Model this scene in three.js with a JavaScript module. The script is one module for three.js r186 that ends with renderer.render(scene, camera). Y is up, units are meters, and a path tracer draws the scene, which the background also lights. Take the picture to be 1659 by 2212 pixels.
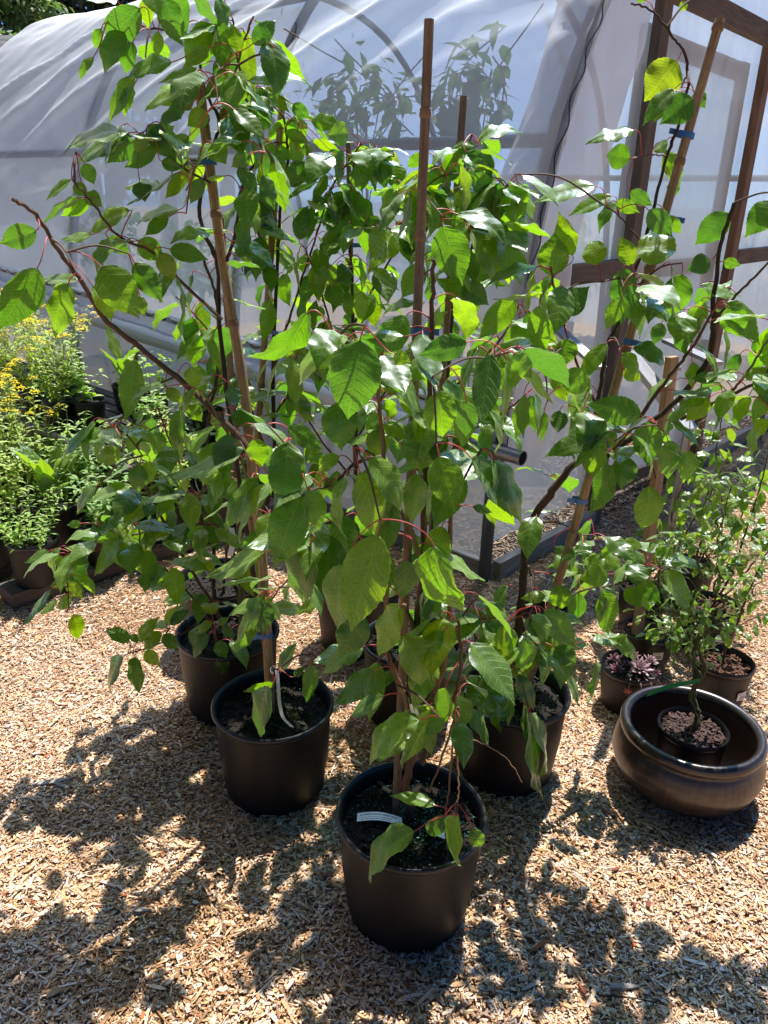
import * as THREE from 'three';
import { Sky } from 'three/addons/objects/Sky.js';
import { mergeGeometries } from 'three/addons/utils/BufferGeometryUtils.js';
import { ImprovedNoise } from 'three/addons/math/ImprovedNoise.js';

// ---------------------------------------------------------------- camera, sky, sun, exposure
const scene = new THREE.Scene();
const FOV = 67.3, PITCH = 22 * Math.PI / 180, ROLL = 1.6 * Math.PI / 180, EYE = 1.6;
const camera = new THREE.PerspectiveCamera(FOV, 768 / 1024, 0.05, 400);
camera.position.set(0, EYE, 0);
camera.quaternion.setFromEuler(new THREE.Euler(-PITCH, 0, ROLL, 'XYZ'));
const renderer = new THREE.WebGLRenderer();
renderer.toneMapping = THREE.LinearToneMapping;
renderer.toneMappingExposure = 1.8;
renderer.shadowMap.enabled = true;
const SUN_EL = 60 * Math.PI / 180, SUN_AZ = 18 * Math.PI / 180;   // behind the plants, a little to the right
const sunDir = new THREE.Vector3(Math.sin(SUN_AZ) * Math.cos(SUN_EL), Math.sin(SUN_EL), -Math.cos(SUN_AZ) * Math.cos(SUN_EL));
const sky = new Sky();
sky.name = 'sky'; sky.scale.setScalar(300); sky.userData = { kind: 'structure', label: 'clear blue early summer sky', category: 'sky' };
{ const u = sky.material.uniforms; u.sunPosition.value.copy(sunDir); u.turbidity.value = 10; u.rayleigh.value = 0.4; u.mieCoefficient.value = 0.004; u.mieDirectionalG.value = 0.8;
  if (u.cloudCoverage) { u.cloudCoverage.value = 0.25; u.cloudDensity.value = 0.4; } }
scene.add(sky);
scene.environmentIntensity = 0.17;
const sun = new THREE.DirectionalLight(new THREE.Color(1, 0.95, 0.87), 5);
sun.name = 'sun'; sun.position.copy(sunDir).multiplyScalar(20); sun.target.position.set(0, 0, -2); sun.castShadow = true; sun.shadow.radius = 1;
sun.shadow.mapSize.set(4096, 4096); Object.assign(sun.shadow.camera, { left: -9, right: 9, top: 9, bottom: -9, near: 1, far: 60 });
scene.add(sun, sun.target);

// ---------------------------------------------------------------- helpers
const V = (x, y, z) => new THREE.Vector3(x, y, z);
let seed = 20240611;
const rnd = () => { seed = (seed + 0x6D2B79F5) | 0; let t = Math.imul(seed ^ (seed >>> 15), 1 | seed); t = (t + Math.imul(t ^ (t >>> 7), 61 | t)) ^ t; return ((t ^ (t >>> 14)) >>> 0) / 4294967296; };
const rr = (a, b) => a + (b - a) * rnd();
const pick = (a) => a[Math.floor(rnd() * a.length)];
const noise = new ImprovedNoise();
const clamp = (x, a, b) => Math.min(b, Math.max(a, x));
const smooth = (a, b, x) => { const t = clamp((x - a) / (b - a), 0, 1); return t * t * (3 - 2 * t); };
const used = {};
const numbered = (n) => { const k = used[n] = (used[n] ?? -1) + 1; return k ? `${n}_${String(k).padStart(3, '0')}` : n; };
const FPX = 1106 / Math.tan(FOV * Math.PI / 360);
// a point of the place seen in the direction (x, y) of the 1659 x 2212 survey grid, d metres ahead
const at = (x, y, d) => { const r = V((x - 829.5) / FPX, -(y - 1106) / FPX, -1).applyQuaternion(camera.quaternion); return r.multiplyScalar(d / -r.z).add(camera.position); };
function mesh(name, geometry, material, parent) { const m = new THREE.Mesh(geometry, material); m.name = name; m.castShadow = m.receiveShadow = true; if (parent) parent.add(m); return m; }
function thing(name, label, category, pos = V(0, 0, 0), group, turn = 0) {
  const g = new THREE.Group(); g.name = numbered(name); g.position.copy(pos); g.rotation.y = turn; g.userData = { label, category };
  if (group) g.userData.group = group; scene.add(g); return g;
}
function single(name, geometry, material, label, category, group, kind) {
  const m = mesh(numbered(name), geometry, material, scene); m.userData = { label, category }; if (group) m.userData.group = group; if (kind) m.userData.kind = kind; return m;
}
const rgb = (r, g, b) => new THREE.Color().setRGB(r, g, b);
function canvas(w, h, draw) { const c = document.createElement('canvas'); c.width = w; c.height = h; draw(c.getContext('2d'), w, h); return c; }
function tex(c, srgb = true, rep) { const t = new THREE.CanvasTexture(c); t.wrapS = t.wrapT = THREE.RepeatWrapping; if (srgb) t.colorSpace = THREE.SRGBColorSpace; if (rep) t.repeat.set(...rep); t.magFilter = THREE.LinearFilter; return t; }
function noiseTex(w, h, f, srgb = true) {   // f(x,y) in 0..1 -> [r,g,b] 0..255 or number
  const data = new Uint8Array(w * h * 4);
  for (let y = 0; y < h; y++) for (let x = 0; x < w; x++) { const v = f(x / w, y / h), i = (y * w + x) * 4; const a = Array.isArray(v) ? v : [v, v, v]; data[i] = clamp(a[0], 0, 255); data[i + 1] = clamp(a[1], 0, 255); data[i + 2] = clamp(a[2], 0, 255); data[i + 3] = 255; }
  const t = new THREE.DataTexture(data, w, h); t.wrapS = t.wrapT = THREE.RepeatWrapping; if (srgb) t.colorSpace = THREE.SRGBColorSpace; t.magFilter = THREE.LinearFilter; t.needsUpdate = true; return t;
}
const tn = (x, y, p, z = 0) => {   // noise that tiles with period p in both directions
  const a = x * p, b = y * p, fx = x, fy = y;
  return (noise.noise(a, b, z) * (1 - fx) * (1 - fy) + noise.noise(a - p, b, z) * fx * (1 - fy) + noise.noise(a, b - p, z) * (1 - fx) * fy + noise.noise(a - p, b - p, z) * fx * fy);
};
// a tapered tube through points; uv in metres
function tube(pts, radius, sides = 6, caps = true) {
  const n = pts.length, pos = [], uv = [], idx = []; let len = 0;
  let up = V(0.3, 0.2, 1).normalize();
  for (let i = 0; i < n; i++) {
    const t = pts[Math.min(i + 1, n - 1)].clone().sub(pts[Math.max(i - 1, 0)]).normalize();
    if (i) len += pts[i].distanceTo(pts[i - 1]);
    const u = up.clone().sub(t.clone().multiplyScalar(up.dot(t))); if (u.lengthSq() < 1e-6) u.set(t.y, t.z, t.x); u.normalize(); up = u; const w = t.clone().cross(u);
    const r = typeof radius === 'function' ? radius(i / (n - 1)) : radius;
    for (let k = 0; k <= sides; k++) { const a = k / sides * Math.PI * 2; const p = pts[i].clone().addScaledVector(u, Math.cos(a) * r).addScaledVector(w, Math.sin(a) * r); pos.push(p.x, p.y, p.z); uv.push(k / sides, len); }
  }
  for (let i = 0; i < n - 1; i++) for (let k = 0; k < sides; k++) { const a = i * (sides + 1) + k, b = a + sides + 1; idx.push(a, a + 1, b, a + 1, b + 1, b); }
  if (caps) for (const e of [0, n - 1]) { const c = pos.length / 3; pos.push(pts[e].x, pts[e].y, pts[e].z); uv.push(0.5, 0); for (let k = 0; k < sides; k++) { const a = e * (sides + 1) + k; if (e) idx.push(c, a, a + 1); else idx.push(c, a + 1, a); } }
  const g = new THREE.BufferGeometry(); g.setAttribute('position', new THREE.Float32BufferAttribute(pos, 3)); g.setAttribute('uv', new THREE.Float32BufferAttribute(uv, 2)); g.setIndex(idx); g.computeVertexNormals(); return g;
}
const curve = (pts, n) => new THREE.CatmullRomCurve3(pts, false, 'centripetal').getPoints(n);
const lathe = (prof, seg = 48) => new THREE.LatheGeometry(prof.map(([r, y]) => new THREE.Vector2(r, y)), seg);
function box(w, h, d, x = 0, y = 0, z = 0) { const g = new THREE.BoxGeometry(w, h, d); g.translate(x, y, z); return g; }
function bevelBox(w, h, d, b = 0.004) {
  const s = new THREE.Shape(); const x = w / 2 - b, y = h / 2 - b; s.moveTo(-x, -y); s.lineTo(x, -y); s.lineTo(x, y); s.lineTo(-x, y); s.lineTo(-x, -y);
  const g = new THREE.ExtrudeGeometry(s, { depth: d - 2 * b, bevelThickness: b, bevelSize: b, bevelSegments: 1, steps: 1 }); g.translate(0, 0, -d / 2 + b); return g;
}
// place a box-like geometry (long side along +z) between two points
function between(g, a, b, up = V(0, 1, 0)) { const z = b.clone().sub(a).normalize(), x = up.clone().cross(z).normalize(), y = z.clone().cross(x); g.applyMatrix4(new THREE.Matrix4().makeBasis(x, y, z).setPosition(a.clone().add(b).multiplyScalar(0.5))); return g; }
const beam = (a, b, w, h, up) => between(bevelBox(w, h, a.distanceTo(b), Math.min(w, h) * 0.07), a, b, up);

// ---------------------------------------------------------------- materials
const std = (o) => new THREE.MeshStandardMaterial(o);
const phy = (o) => new THREE.MeshPhysicalMaterial(o);
const woodTex = noiseTex(256, 256, (x, y) => { const g = tn(x, y, 8, 3) * 18 + tn(x, y, 32, 5) * 16 + Math.sin((x * 14 + tn(x, y, 4, 9) * 1.2) * Math.PI * 2) * 14; return [200 + g, 196 + g, 190 + g]; });
const grainTex = noiseTex(256, 256, (x, y) => { const g = tn(x, y, 6, 1) * 40 + noise.noise(x * 70, y * 6, 2) * 30 + noise.noise(x * 160, y * 10, 4) * 20; return 190 + g; });
const barkTex = noiseTex(128, 256, (x, y) => { const g = noise.noise(x * 18, y * 10, 2) * 55 + noise.noise(x * 40, y * 60, 7) * 40; return [185 + g, 180 + g, 172 + g]; });
const speckTex = noiseTex(256, 256, (x, y) => { const g = tn(x, y, 5, 2) * 26 + tn(x, y, 24, 8) * 22 + tn(x, y, 90, 1) * 20; return 205 + g; });
const soilTex = noiseTex(256, 256, (x, y) => { const g = tn(x, y, 12, 4) * 70 + tn(x, y, 50, 6) * 90; const m = Math.max(0, tn(x, y, 7, 11)) * 120; return [120 + g, 112 + g + m * 0.25, 100 + g - m * 0.3]; });
const M = {
  bark: std({ color: rgb(0.20, 0.115, 0.07), map: barkTex, bumpMap: barkTex, bumpScale: 0.002, roughness: 0.85 }),
  crumb: std({ color: rgb(0.05, 0.034, 0.024), map: barkTex, roughness: 0.95 }),
  barkDark: std({ color: rgb(0.105, 0.066, 0.043), map: barkTex, bumpMap: barkTex, bumpScale: 0.003, roughness: 0.9 }),
  twig: std({ color: rgb(0.17, 0.10, 0.06), map: barkTex, roughness: 0.8 }),
  twigTan: std({ color: rgb(0.38, 0.23, 0.13), map: barkTex, roughness: 0.8 }),
  greenTwig: std({ color: rgb(0.20, 0.19, 0.06), map: barkTex, roughness: 0.7 }),
  petiole: phy({ color: rgb(0.40, 0.05, 0.045), roughness: 0.5 }),
  bamboo: std({ color: rgb(0.56, 0.38, 0.19), map: barkTex, bumpMap: barkTex, bumpScale: 0.0006, roughness: 0.55 }),
  bambooGrey: std({ color: rgb(0.33, 0.235, 0.15), map: barkTex, bumpMap: barkTex, bumpScale: 0.0006, roughness: 0.7 }),
  bambooNode: std({ color: rgb(0.20, 0.12, 0.06), roughness: 0.7 }),
  tie: phy({ color: rgb(0.03, 0.13, 0.38), roughness: 0.35, transmission: 0 }),
  pot: phy({ color: rgb(0.008, 0.008, 0.0085), map: speckTex, roughness: 0.5, bumpMap: speckTex, bumpScale: 0.0006 }),
  potRim: phy({ color: rgb(0.014, 0.015, 0.017), roughness: 0.33 }),
  soil: std({ color: rgb(0.045, 0.034, 0.025), map: soilTex, bumpMap: soilTex, bumpScale: 0.006, roughness: 1 }),
  moss: std({ color: rgb(0.07, 0.13, 0.015), map: soilTex, roughness: 1 }),
  prill: phy({ color: rgb(0.04, 0.28, 0.24), roughness: 0.3 }),
  prillTan: phy({ color: rgb(0.5, 0.38, 0.2), roughness: 0.4 }),
  white: phy({ color: rgb(0.78, 0.78, 0.76), roughness: 0.4 }),
  steel: std({ color: rgb(0.42, 0.43, 0.45), metalness: 0.85, roughness: 0.42, map: speckTex }),
  zinc: std({ color: rgb(0.17, 0.18, 0.195), metalness: 0.4, roughness: 0.5, map: speckTex }),
  alu: std({ color: rgb(0.74, 0.75, 0.75), metalness: 0.15, roughness: 0.4, map: speckTex }),
  black: phy({ color: rgb(0.012, 0.012, 0.013), roughness: 0.5 }),
  lumber: std({ color: rgb(0.34, 0.19, 0.105), map: grainTex, bumpMap: grainTex, bumpScale: 0.0012, roughness: 0.8 }),
  lumberGrey: std({ color: rgb(0.22, 0.17, 0.135), map: grainTex, bumpMap: grainTex, bumpScale: 0.002, roughness: 0.9 }),
  driftwood: std({ color: rgb(0.56, 0.49, 0.42), map: grainTex, roughness: 0.9 }),
  lumberNew: std({ color: rgb(0.60, 0.38, 0.19), map: grainTex, bumpMap: grainTex, bumpScale: 0.0008, roughness: 0.75 }),
};

// ---------------------------------------------------------------- ground: wood chip mulch
const chipPalette = [[0.66, 0.44, 0.26], [0.57, 0.36, 0.19], [0.72, 0.52, 0.34], [0.80, 0.65, 0.50], [0.62, 0.50, 0.40], [0.46, 0.26, 0.13], [0.33, 0.18, 0.09], [0.62, 0.38, 0.19], [0.54, 0.44, 0.36], [0.68, 0.48, 0.31]];
const toHex = (c, k = 1) => '#' + new THREE.Color().setRGB(c[0] * k, c[1] * k, c[2] * k).getHexString();
const chipCanvas = canvas(1024, 1024, (c, w, h) => {
  c.fillStyle = toHex([0.26, 0.16, 0.08]); c.fillRect(0, 0, w, h);
  for (let i = 0; i < 16000; i++) { const x = rnd() * w, y = rnd() * h, l = rr(5, 17), b = rr(2, 5), a = rnd() * Math.PI; c.fillStyle = toHex(pick(chipPalette), rr(0.6, 1)); for (const [ox, oy] of [[0, 0], [x < 20 ? w : x > w - 20 ? -w : 0, y < 20 ? h : y > h - 20 ? -h : 0]]) { c.save(); c.translate(x + ox, y + oy); c.rotate(a); c.fillRect(-l / 2, -b / 2, l, b); c.restore(); } }
});
const chipTex = tex(chipCanvas);
{
  const g = new THREE.PlaneGeometry(240, 240, 1, 1); g.rotateX(-Math.PI / 2); const uv = g.attributes.uv; for (let i = 0; i < uv.count; i++) uv.setXY(i, uv.getX(i) * 240 / 1.1, uv.getY(i) * 240 / 1.1);
  const m = mesh('ground', g, std({ map: chipTex, bumpMap: chipTex, bumpScale: 0.008, roughness: 1, color: rgb(0.92, 0.9, 0.88) }), scene); m.userData = { kind: 'structure', label: 'ground covered in pale wood chip mulch', category: 'ground' };
}
function chipGeo(k) {   // a splinter: tapered, slightly bent slab
  const pos = [], idx = [], cs = [[-0.5, 0.7, 0], [-0.18, 1, 0.12], [0.2, 0.92, 0.1], [0.5, k === 1 ? 0.15 : k === 2 ? 0.9 : 0.55, -0.04]];
  for (const [z, w, y] of cs) { pos.push(-0.5 * w, y + 0.5, z + (k === 2 ? 0.04 : 0), 0.5 * w, y + 0.5, z, 0.5 * w, y - 0.5, z, -0.5 * w, y - 0.5, z + (k === 2 ? 0.04 : 0)); }
  for (let i = 0; i < 3; i++) for (let q = 0; q < 4; q++) { const a = i * 4 + q, b = i * 4 + (q + 1) % 4; idx.push(a, b, a + 4, b, b + 4, a + 4); }
  idx.push(0, 2, 1, 0, 3, 2, 12, 13, 14, 12, 14, 15);
  let g = new THREE.BufferGeometry(); g.setAttribute('position', new THREE.Float32BufferAttribute(pos, 3)); g.setIndex(idx); g = g.toNonIndexed(); g.computeVertexNormals(); return g;
}
{
  const zones = [[-1.6, 1.7, -2.1, -0.9, 32000], [-2.0, 2.0, -3.2, -2.1, 24000], [-2.2, 2.6, -4.4, -3.2, 8500], [1.0, 3.8, -6.6, -4.4, 3000]];
  const chips = [0, 1, 2].map(() => []);
  for (const [x0, x1, z0, z1, dens] of zones) {
    const n = Math.floor((x1 - x0) * (z1 - z0) * dens);
    for (let i = 0; i < n; i++) {
      const x = rr(x0, x1), z = rr(z0, z1), big = z < -3.2 ? 1.35 : 1;
      const l = (rnd() < 0.07 ? rr(0.02, 0.055) : rnd() < 0.45 ? rr(0.003, 0.008) : rr(0.007, 0.019)) * big, w = Math.min(l * 0.7, rnd() < 0.15 ? rr(0.006, 0.011) : rr(0.0014, 0.0055)) * big;
      chips[Math.floor(rnd() * 3)].push([x, z, l, w]);
    }
  }
  const m4 = new THREE.Matrix4(), q = new THREE.Quaternion(), e = new THREE.Euler(), col = new THREE.Color();
  chips.forEach((list, k) => {
    const im = new THREE.InstancedMesh(chipGeo(k), std({ roughness: 0.9 }), list.length);
    im.name = numbered('wood_chips'); im.castShadow = im.receiveShadow = true;
    im.userData = { kind: 'stuff', label: ['short blunt splinters of pale wood chip mulch', 'pointed splinters of pale wood chip mulch', 'square ended flakes of pale wood chip mulch'][k], category: 'wood chips' };
    list.forEach(([x, z, l, w], i) => {
      const dirt = noise.noise(x * 2.3, z * 2.3, 4.7);
      const y = 0.003 + rnd() * 0.011 + noise.noise(x * 6, z * 6, 1) * 0.003;
      e.set(rr(-0.2, 0.2), rnd() * 6.283, rr(-0.24, 0.24)); q.setFromEuler(e);
      m4.compose(V(x, y, z), q, V(w, rr(0.0006, 0.0016), l)); im.setMatrixAt(i, m4);
      let c = pick(chipPalette), kk = rr(0.72, 1.16); if (rnd() < 0.012) c = [0.42, 0.12, 0.045]; else if (dirt > 0.15 && rnd() < 0.4) c = [0.34, 0.19, 0.085];
      im.setColorAt(i, col.setRGB(c[0] * kk, c[1] * kk * 0.98, c[2] * kk * 0.96));
    });
    scene.add(im);
  });
}
// larger pieces lying on the chips, one by one
function woodPiece(name, x, y, len, wid, th, turn, mat, label, taper = 0.6, group) {
  const p = at(x, y, 1); const t = (0.014 - EYE) / (p.y - EYE); const c = V(p.x * t, 0.017 + th / 2, -t);
  const s = new THREE.Shape(); const L = len / 2, W = wid / 2;
  s.moveTo(-L, -W * taper); s.lineTo(-L * 0.5, -W); s.lineTo(L * 0.4, -W * 0.9); s.lineTo(L, -W * 0.2); s.lineTo(L * 0.96, W * 0.35); s.lineTo(L * 0.3, W); s.lineTo(-L * 0.7, W * 0.95); s.lineTo(-L * 1.02, W * taper * 0.7);
  const g = new THREE.ExtrudeGeometry(s, { depth: th * 0.5, bevelEnabled: true, bevelThickness: th * 0.12, bevelSize: th * 0.12, bevelSegments: 1, steps: 1 }); g.rotateX(-Math.PI / 2); g.translate(0, -th / 2, 0);
  const m = single(name, g, mat, label, 'wood piece', group); m.position.copy(c); m.rotation.set(rr(-0.05, 0.05), turn, rr(-0.06, 0.06)); return m;
}
woodPiece('wood_sliver', 118, 1690, 0.105, 0.014, 0.006, 0.32, M.driftwood, 'long grey split sliver of wood lying on sunlit chips at the far left', 0.2);
woodPiece('wood_sliver', 125, 1300 + 395, 0.05, 0.012, 0.004, -0.5, M.driftwood, 'short grey splinter just below the long split sliver', 0.4);
woodPiece('wood_block', 308, 1968, 0.042, 0.012, 0.005, 0.02, M.driftwood, 'small grey grained flat block of wood in dappled shade at lower left', 0.95);
woodPiece('wood_block', 118, 2145, 0.028, 0.016, 0.004, 0.5, M.lumberNew, 'orange brown square wood flake near the lower left corner', 0.95);
woodPiece('wood_sliver', 1348, 2133, 0.062, 0.011, 0.005, 0.05, M.driftwood, 'pale grey flat stick lying level near the lower right', 0.7);
{ const p = [at(1310, 2150, 1), at(1380, 2158, 1), at(1440, 2172, 1)].map((q) => { const t = (0.02 - EYE) / (q.y - EYE); return V(q.x * t, 0.02, -t); }); single('dead_twig', tube(curve(p, 12), (t) => 0.0022 * (1 - 0.5 * t), 6), M.barkDark, 'thin dark dead twig on the chips below the grey flat stick', 'twig'); }
[[730, 1765, 'reddish bark bit between the two front nursery pots'], [1330, 1880, 'reddish brown bark bit in a sun patch right of the front pot'], [1370, 1957, 'red bark bit low down below the glazed bowl'], [1256, 2137, 'bright red bark bit in the sun patch at lower right'], [1400, 1955, 'dull red bark bit in shade below the glazed bowl'], [880, 2125, 'dark red bark bit in the shade under the front pot'], [150, 1495, 'orange bark bit in front of the timber with pots']].forEach(([x, y, label]) => woodPiece('bark_bit', x, y, rr(0.016, 0.028), rr(0.006, 0.01), 0.005, rr(0, 3), std({ color: rgb(0.36, 0.075, 0.025), map: barkTex, roughness: 0.8 }), label, 0.7, 'red bark bits'));

// ---------------------------------------------------------------- plastic film greenhouse
const GC = V(0.68, 0, -3.36), GAZ = 42 * Math.PI / 180;
const GA = V(-Math.cos(GAZ), 0, -Math.sin(GAZ)), GB = V(Math.sin(GAZ), 0, -Math.cos(GAZ));   // along the tunnel, across it
const GW = 2.2, GH = 3.15, GN = 2.6, TC = 1.9, GLEN = 6.05;
const arch = (th, out = 0) => { const c = Math.cos(th), s = Math.sin(th); return [TC - (GW + out) * Math.sign(c) * Math.abs(c) ** (2 / GN), (GH + out) * Math.abs(s) ** (2 / GN)]; };
const G3 = (s, t, h) => V(GC.x + GA.x * s + GB.x * t, h, GC.z + GA.z * s + GB.z * t);
const greenhouse = thing('film_greenhouse', 'hoop greenhouse covered in milky plastic film behind the vines', 'greenhouse', GC);
const local = (p) => p.clone().sub(GC);
const GL = (s, t, h) => local(G3(s, t, h));
const filmTex = noiseTex(1024, 1024, (x, y) => {
  let k = 236 + tn(x, y, 6, 2) * 8 + tn(x, y, 40, 9) * 5; let b = k + 6;
  const sp = noise.noise(x * 240, y * 90, 3); if (sp > 0.62) { k -= (sp - 0.62) * 260; b -= (sp - 0.62) * 260; }
  const st = Math.max(0, 1 - Math.abs(x - 0.345 - noise.noise(y * 6, 1, 1) * 0.006) / 0.007) * smooth(0.45, 0.75, y) * (0.5 + noise.noise(x * 80, y * 50, 6)); if (st > 0) return [k - 30 * st, k - 55 * st, b - 105 * st];
  return [k, k + 1, b];
});
const filmMat = phy({ color: rgb(0.83, 0.895, 0.925), map: filmTex, roughness: 0.63, transmission: 0.8, thickness: 0, ior: 1.5, side: THREE.DoubleSide });
const filmClear = phy({ color: rgb(0.83, 0.89, 0.91), roughness: 0.63, transmission: 0.8, thickness: 0, ior: 1.5, side: THREE.DoubleSide });
const filmWrap = phy({ color: rgb(0.80, 0.81, 0.82), roughness: 0.55, transmission: 0.45, thickness: 0, ior: 1.5, side: THREE.DoubleSide });
const hoopS = [0.0, 1.85, 3.72, GLEN];
function sheet(nu, nv, f, uvf) {
  const pos = [], uv = [], idx = [];
  for (let j = 0; j <= nv; j++) for (let i = 0; i <= nu; i++) { const p = f(i / nu, j / nv); pos.push(p.x, p.y, p.z); uv.push(...(uvf ? uvf(i / nu, j / nv) : [i / nu, j / nv])); }
  for (let j = 0; j < nv; j++) for (let i = 0; i < nu; i++) { const a = j * (nu + 1) + i, b = a + nu + 1; idx.push(a, a + 1, b, a + 1, b + 1, b); }
  const g = new THREE.BufferGeometry(); g.setAttribute('position', new THREE.Float32BufferAttribute(pos, 3)); g.setAttribute('uv', new THREE.Float32BufferAttribute(uv, 2)); g.setIndex(idx); g.computeVertexNormals(); return g;
}
const TH0 = 0.098;   // the film starts at the roll-up bar
{
  const ridge = (x, c, w) => Math.exp(-(((x - c) / w) ** 2));
  mesh('cover_film', sheet(200, 150, (u, v) => {
    const s = u * GLEN, th = TH0 + (Math.PI - 2 * TH0) * v;
    let sag = 0; for (let i = 0; i < 3; i++) { const a = hoopS[i], b = hoopS[i + 1]; if (s >= a && s <= b) { const k = (s - a) / (b - a); sag = -0.035 * 4 * k * (1 - k); } }
    const slack = smooth(0.2, 0.75, th) * (1 - smooth(1.2, 1.6, th));
    const dia = th * 3.1 + s * 0.55 + 0.25 * noise.noise(s * 0.7, th * 1.5, 3);   // slack folds run slantwise along the shoulder
    let fold = slack * (0.045 * ridge(dia, 3.05, 0.09) + 0.035 * ridge(dia, 3.75, 0.1) + 0.03 * ridge(dia, 4.3, 0.07) + 0.03 * ridge(dia, 4.75, 0.09) + 0.025 * ridge(dia, 5.2, 0.06) - 0.03 * ridge(dia, 3.4, 0.12) + 0.02 * ridge(dia, 2.6, 0.07) + 0.018 * ridge(dia, 2.25, 0.06));
    fold += noise.noise(s * 1.6, th * 5, 2) * 0.02 + noise.noise(s * 5 + th * 4, th * 12, 7) * 0.006 * (0.4 + slack);
    const [t, h] = arch(th, 0.036 + sag * (0.3 + 0.7 * Math.sin(th)) + fold);
    return GL(s, t, h);
  }, (u, v) => [u, v * 1.0]), filmMat, greenhouse);
  // end films: flat sheets with vertical pleats, cut to the arch
  const endFilm = (name, s0, sgn) => mesh(name, sheet(90, 50, (u, v) => {
    const th = 0.02 + (Math.PI / 2 - 0.02) * v; const [tl, h] = arch(th, 0.012); const t = tl + (2 * TC - 2 * tl) * u;
    const pl = 0.012 * noise.noise(t * 9, h * 0.7, 3) + 0.006 * noise.noise(t * 26 + h * 3, h * 1.2, 8) + 0.02 * noise.noise(t * 2, h * 1.4, 5);
    return GL(s0 + sgn * pl, t, h);
  }, (u, v) => [u * 1.1 + 0.5, v * 0.7 + 0.1]), filmClear, greenhouse);
  endFilm('end_film', 0.05, 1); endFilm('end_film', GLEN, -1);
  // loose edge of the cover, turned back over the end hoop
  mesh('film_flap', sheet(10, 60, (u, v) => {
    const th = 0.16 + 1.2 * v; const w = 0.2 + 0.05 * noise.noise(v * 9, 0, 2) + 0.05 * Math.sin(v * 13) * (1 - v);
    const [t, h] = arch(th, 0.052 + 0.035 * Math.sin(u * 3.0) * (0.4 + 0.6 * Math.abs(noise.noise(v * 14, u * 2, 4)) * 2) + 0.012 * noise.noise(v * 30, u * 3, 9));
    return GL(-0.03 + w * u, t, h);
  }), filmWrap, greenhouse);
  mesh('film_flap', sheet(12, 60, (u, v) => {
    const th = 0.1 + 1.3 * v; const w = 0.32 + 0.1 * noise.noise(v * 7, 3, 2);
    const [t, h] = arch(th, 0.02 - w * u); return GL(-0.035 - 0.02 * Math.sin(u * 5 + v * 20) * u - 0.01 * noise.noise(v * 24, u * 4, 1), t, h);
  }), filmWrap, greenhouse);
}
hoopS.forEach((s, i) => mesh('hoop', tube(Array.from({ length: 41 }, (_, k) => { const [t, h] = arch(Math.PI * k / 40, 0.0); return GL(s + (i ? 0 : 0.02), t, h); }), 0.028, 10), M.zinc, greenhouse));
{
  const [tp, hp] = [-0.085, 1.84];
  mesh('purlin', tube([GL(-0.0, tp + 0.055, hp), GL(GLEN, tp + 0.055, hp + 0.03)], 0.027, 10), M.zinc, greenhouse);
  mesh('purlin', tube([GL(0, TC, GH - 0.07), GL(GLEN, TC, GH - 0.07)], 0.024, 10), M.zinc, greenhouse);
  mesh('purlin', tube([GL(0, 2 * TC + 0.03, hp), GL(GLEN, 2 * TC + 0.03, hp)], 0.024, 10), M.zinc, greenhouse);
  // roll-up bar with film wound on it, wire channel above
  const bar = (s) => { const h = 0.64 + 0.052 * s; let th = 0.02; while (arch(th)[1] < h) th += 0.002; return [arch(th, 0.05)[0], h]; };
  const pts = []; for (let k = 0; k <= 24; k++) { const s = -0.14 + k / 24 * (GLEN + 0.1); const [t, h] = bar(Math.max(s, 0)); pts.push(GL(s, t - 0.01, h)); }
  mesh('film_roll', tube(pts.slice(1), (t) => 0.054 + 0.004 * Math.sin(t * 60), 14), phy({ color: rgb(0.72, 0.75, 0.77), map: filmTex, roughness: 0.42 }), greenhouse);
  { const a = pts[0], b = pts[1]; const d = b.clone().sub(a).normalize(); const tubeEnd = mesh('roll_pipe', lathe([[0.027, 0.3], [0.027, -0.01], [0.031, -0.012], [0.031, 0.3]], 24), M.steel, greenhouse); tubeEnd.position.copy(a); tubeEnd.quaternion.setFromUnitVectors(V(0, 1, 0), d); }
  mesh('side_skirt', sheet(60, 6, (u, v) => { const s = u * GLEN, [t, h] = bar(s); return GL(s, t + 0.05 + 0.01 * noise.noise(s * 6, v * 2, 3), 0.02 + (h + 0.1) * v); }), filmWrap, greenhouse);
  mesh('side_board', beam(GL(0, -0.28, 0.045), GL(GLEN, -0.28, 0.045), 0.04, 0.09), M.driftwood, greenhouse);
  const chan = [], wire = []; for (let k = 0; k <= 240; k++) { const s = k / 240 * GLEN; const [t, h] = bar(s); if (k % 10 === 0) chan.push(GL(s, t + 0.03, h + 0.13)); wire.push(GL(s, t + 0.012, h + 0.13 + 0.012 * Math.sin(s * 42))); }
  mesh('wire_channel', tube(chan, 0.022, 4), M.alu, greenhouse); mesh('lock_wire', tube(wire, 0.0035, 4), M.black, greenhouse);
  const ch2 = [], w2 = []; for (let k = 0; k <= 160; k++) { const th = 0.08 + 1.42 * k / 160; const [t, h] = arch(th, 0.03); if (k % 4 === 0) ch2.push(GL(-0.035, t, h)); const [t2, h2] = arch(th, 0.05); w2.push(GL(-0.052 + 0.012 * Math.sin(k * 0.72), t2, h2)); }
  mesh('wire_channel', tube(ch2, 0.019, 4), M.alu, greenhouse); mesh('lock_wire', tube(w2, 0.003, 4), M.black, greenhouse);
}
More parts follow.
